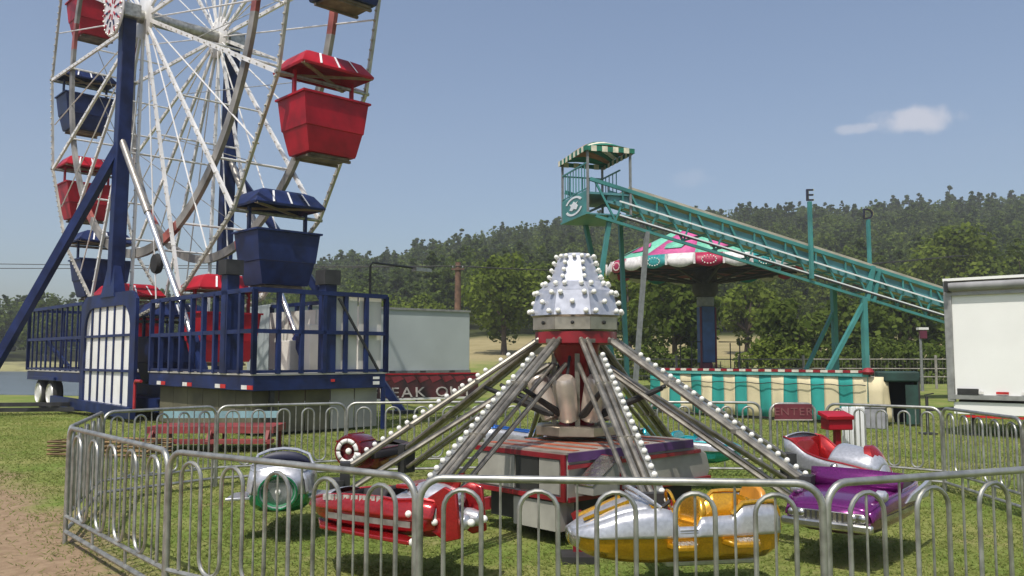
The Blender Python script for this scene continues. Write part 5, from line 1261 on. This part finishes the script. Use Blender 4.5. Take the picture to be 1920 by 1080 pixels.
# 8 red rocket
c = car(7, 'red and silver rocket with tail fins and bulb ended exhausts behind the left front fence', 'ride car', 0.20, yaw=R(4))
hull(c, [(0.92, .04, .14, .10, .30, .36, .42), (0.66, .16, .26, .22, .22, .37, .48), (0.30, .20, .32, .28, .19, .38, .52), (-0.10, .20, .33, .29, .19, .38, .53), (-0.22, .20, .33, .28, .19, .38, .52), (-0.50, .18, .30, .25, .20, .38, .54), (-0.62, .14, .26, .20, .24, .38, .52)], redf, redf, drk, (0.58, -0.16), redf, 0.05, m_deck=silverp)
for s in (-1, 1):
    MB().prism([(0.90, 0.05), (0.60, 0.34), (-0.10, 0.44), (-0.52, 0.48), (-0.56, 0.40), (-0.3, 0.24), (0.5, 0.18)], 0.20, 0.235, M=Matrix.Scale(s, 4, (0, 1, 0)) if s < 0 else None).build('keel_wing', redf, c, bevel=0.008, fix=True)
    MB().ball((-0.54, s*0.44, 0.22), 0.035, 10, 6).build('wing_bulb', bulbm, c)
    b = MB()
    for k in range(14): b.box((0.60-k*0.05, s*(0.262+0.028*math.sin(k/13*1.6)), 0.478+0.003*k), (0.038, 0.045, 0.05), Matrix.Rotation(0.5*(k % 2), 3, 'Z'))
    b.build('checker_strip', treadw, c)
    MB().box((0.05, s*0.322, 0.33), (0.95, 0.014, 0.05)).build('side_strip', galv, c)
    MB().prism([(-0.50, 0.30), (-0.72, 0.20), (-0.86, 0.24), (-0.82, 0.62), (-0.70, 0.66), (-0.50, 0.54)], 0, 0.04, M=Matrix.Translation((0, s*0.20+0.02, 0)) @ Matrix.Rotation(R(90), 4, 'X')).build('tail_fin', redf, c, bevel=0.01)
    MB().lathe([(0.05, -0.22), (0.085, -0.15), (0.085, 0.05), (0.06, 0.14), (0.03, 0.16)], 14, (-0.72, s*0.10, 0.36), RXE).build('exhaust', silverp, c)
    MB().ball((-0.90, s*0.10, 0.36), 0.034, 10, 6).build('exhaust_bulb', bulbm, c)
    MB().ball((-0.40, s*0.315, 0.42), 0.032, 10, 6).build('side_bulb', bulbm, c)
    MB().ball((-0.62, s*0.24, 0.36), 0.030, 10, 6).build('side_bulb', bulbm, c)
MB().lathe([(0.14, -0.24), (0.205, -0.12), (0.20, 0.10), (0.15, 0.22), (0.06, 0.27)], 18, (-0.46, 0, 0.53), RXE, sx=0.62).build('engine_cowl', silverp, c)
MB().prism([(-0.34, 0.62), (-0.60, 0.60), (-0.76, 0.76), (-0.70, 0.62)], 0, 0.03, M=Matrix.Translation((0, 0.015, 0)) @ Matrix.Rotation(R(90), 4, 'X')).build('top_fin', redf, c, fix=True)
MB().prism([(-0.16, -0.20), (-0.16, 0.20), (-0.34, 0.14), (-0.34, -0.14)][::-1], 0.60, 0.64).build('headrest', redf, c, bevel=0.01, fix=True)
seat(c, 0.02, 0.44, 0.36, drk, 0.28)

# ================================================================== FENCES
FH = 1.07
def fence_panel(label, a, b, arches=5, sign=None):
    a, b = Vector(a), Vector(b); d = b-a; L = d.length
    t = thing('fence_panel', label, 'fence panel', (a.x, a.y, 0), math.atan2(d.y, d.x), 'barrier panels around the rocket ride')
    r = 0.021; rc = 0.13; g = 0.012
    pts = [(g, 0, 0.0), (g, 0, FH-rc)]+[(g+rc-rc*math.cos(q), 0, FH-rc+rc*math.sin(q)) for q in np.linspace(0.2, 1.57, 6)]
    pts += [(L-g-rc+rc*math.sin(q), 0, FH-rc+rc*math.cos(q)) for q in np.linspace(0, 1.37, 6)]+[(L-g, 0, FH-rc), (L-g, 0, 0.0)]
    MB().tube(pts, r, 10).build('frame', galv, t)
    MB().tube([(g, 0, 0.255), (L-g, 0, 0.255)], 0.018, 8).build('lower_rail', galv, t)
    MB().tube([(g, 0, 0.115), (L-g, 0, 0.115)], 0.020, 8).build('foot_rail', galv, t)
    for k in range(1, 3): MB().tube([(L*k/3, 0, 0.12), (L*k/3, 0, 0.255)], 0.013, 6).build('rail_spacer', galv, t)
    # serpentine picket: arch up, U down
    n = arches; p = (L-2*g)/(n+0.15); w = p*0.5; x0 = g+p*0.32; zt_, zb_ = FH-0.06, 0.275
    path = []
    rr = w/2
    for k in range(n):
        x = x0+k*p
        if k == 0: path.append((x, 0, zb_))
        path += [(x, 0, zt_-rr)]+[(x+rr-rr*math.cos(q), 0, zt_-rr+rr*math.sin(q)) for q in np.linspace(0.3, 2.84, 8)]+[(x+w, 0, zt_-rr)]
        if k < n-1:
            r2 = (p-w)/2; xc = x+w+r2
            path += [(x+w, 0, zb_+r2)]+[(xc-r2*math.cos(q), 0, zb_+r2-r2*math.sin(q)) for q in np.linspace(0.3, 2.84, 8)]+[(xc+r2, 0, zb_+r2)]
        else: path.append((x+w, 0, zb_))
    MB().tube(path, 0.0135, 8).build('serpentine_bar', galv, t)
    for k in range(n):
        x = x0+k*p+w/2
        MB().tube([(x, 0.004, 0.25), (x, 0.004, zt_)], 0.0075, 6).build('picket', galv, t)
        if k < n-1: MB().tube([(x+p/2, 0.004, 0.27), (x+p/2, 0.004, FH-0.02)], 0.0075, 6).build('picket', galv, t)
    if sign:
        o = MB().box((L/2, -0.03, FH-0.11), (L*0.80, 0.02, 0.21)).build('enter_sign', mat('sign_maroon', (0.13, 0.02, 0.03), 0.6), t)
        letters(sign, 0.155, 0.006, mat('sign_letter', (0.21, 0.075, 0.075), 0.6), o, (L/2, -0.044, FH-0.115), 1.1)
        MB().box((L/2, -0.03, FH-0.225), (L*0.82, 0.03, 0.015)).build('sign_shelf', mat('sign_edge', (0.45, 0.40, 0.34), 0.6), o)
    return t
def ft(px, py): q = on_level(px, py, FH); return (q.x, q.y)
A_p, B_p, C_p, D_p = ft(130, 802), ft(317, 846), ft(783, 896), ft(1546, 907)
E_p = (3.92, 5.46); E2 = (5.35, 7.35); G_p = ft(1916, 785)
F_p = ft(1766, 765)
A2 = ft(193, 773); H1 = ft(407, 762); H2 = ft(650, 756); H3 = (-0.25, 12.75); H4 = ft(1218, 754); H5 = ft(1427, 755); H6 = ft(1442, 757); H7 = ft(1529, 757); H8 = ft(1548, 757)
fence_panel('barrier panel beside the dirt path at the lower left corner', A_p, B_p)
fence_panel('front barrier panel before the red rocket and the green tailed car', B_p, C_p)
fence_panel('front barrier panel across the middle, before the yellow space boat', C_p, D_p)
fence_panel('front barrier panel running off the right edge, before the purple car', D_p, E_p)
fence_panel('barrier panel seen almost edge on at the far left corner', A2, A_p)
fence_panel('back left barrier panel before the white barred gate of the ferris trailer', A2, H1)
fence_panel('back barrier panel before the red loading platform', H1, H2)
fence_panel('back barrier panel behind the left arms of the ride', H2, H3)
fence_panel('back barrier panel hidden behind the middle of the ride', H3, H4)
fence_panel('back barrier panel before the left half of the striped canvas', H4, H5)
fence_panel('narrow entrance gate panel with a dark red sign', H6, H7, 2, 'ENTER')
fence_panel('back right barrier panel before the right end of the striped canvas', H8, F_p)
fence_panel('right side barrier panel before the white concession trailer', F_p, G_p)
fence_panel('barrier panel closing the right side of the enclosure, leaving the frame', G_p, E2)
fence_panel('barrier panel at the right corner outside the picture edge', E2, E_p)

# control box, white board
p = on_level(1562, 862, 0.25); p = Vector(((1563-960)/FPX*10.9, 10.9, 0))
cb_ = thing('control_box', 'dark red operator control box on a post behind the red and silver car', 'control box', p, R(8))
MB().box((0, 0, 0.42), (0.07, 0.07, 0.84)).build('post', redp, cb_)
MB().box((0, 0, 0.02), (0.34, 0.34, 0.04)).build('foot', redp, cb_)
MB().box((0, 0, 0.90), (0.32, 0.22, 0.16)).build('box', redp, cb_, bevel=0.012)
MB().box((-0.02, -0.02, 1.0), (0.36, 0.26, 0.05), Matrix.Rotation(R(12), 3, 'X')).build('lid', redp, cb_, bevel=0.008)
p = Vector(((1594-960)/FPX*12.4, 12.4, 0))
wb = thing('rules_board', 'upright white ribbed board standing on the grass right of the control box', 'board', p, R(-4))
for k in range(5): MB().box((-0.13+k*0.065, 0, 0.56), (0.058, 0.04, 0.92)).build('plank', whiter, wb, bevel=0.006)
MB().box((0, 0.04, 0.35), (0.33, 0.03, 0.05)).build('batten', whitep, wb); MB().box((0, 0.04, 0.85), (0.33, 0.03, 0.05)).build('batten', whitep, wb)
for x in (-0.13, 0.13): MB().box((x, 0.05, 0.3), (0.04, 0.04, 0.6)).build('leg', whitep, wb)

# ================================================================== summer haze
hz = bpy.data.materials.new('summer_haze'); hz.use_nodes = True; n_ = hz.node_tree.nodes; n_.clear()
ho = n_.new('ShaderNodeOutputMaterial'); pv = n_.new('ShaderNodeVolumePrincipled')
pv.inputs['Color'].default_value = (0.96, 0.97, 1.0, 1); pv.inputs['Density'].default_value = 0.0007; pv.inputs['Anisotropy'].default_value = 0.2
hz.node_tree.links.new(pv.outputs[0], ho.inputs['Volume'])
hb_ = MB().box((0, 200, 60), (1000, 560, 124)).build('haze', hz, smooth=False)
tag(hb_, 'thin summer haze over the field and hill', kind='stuff')
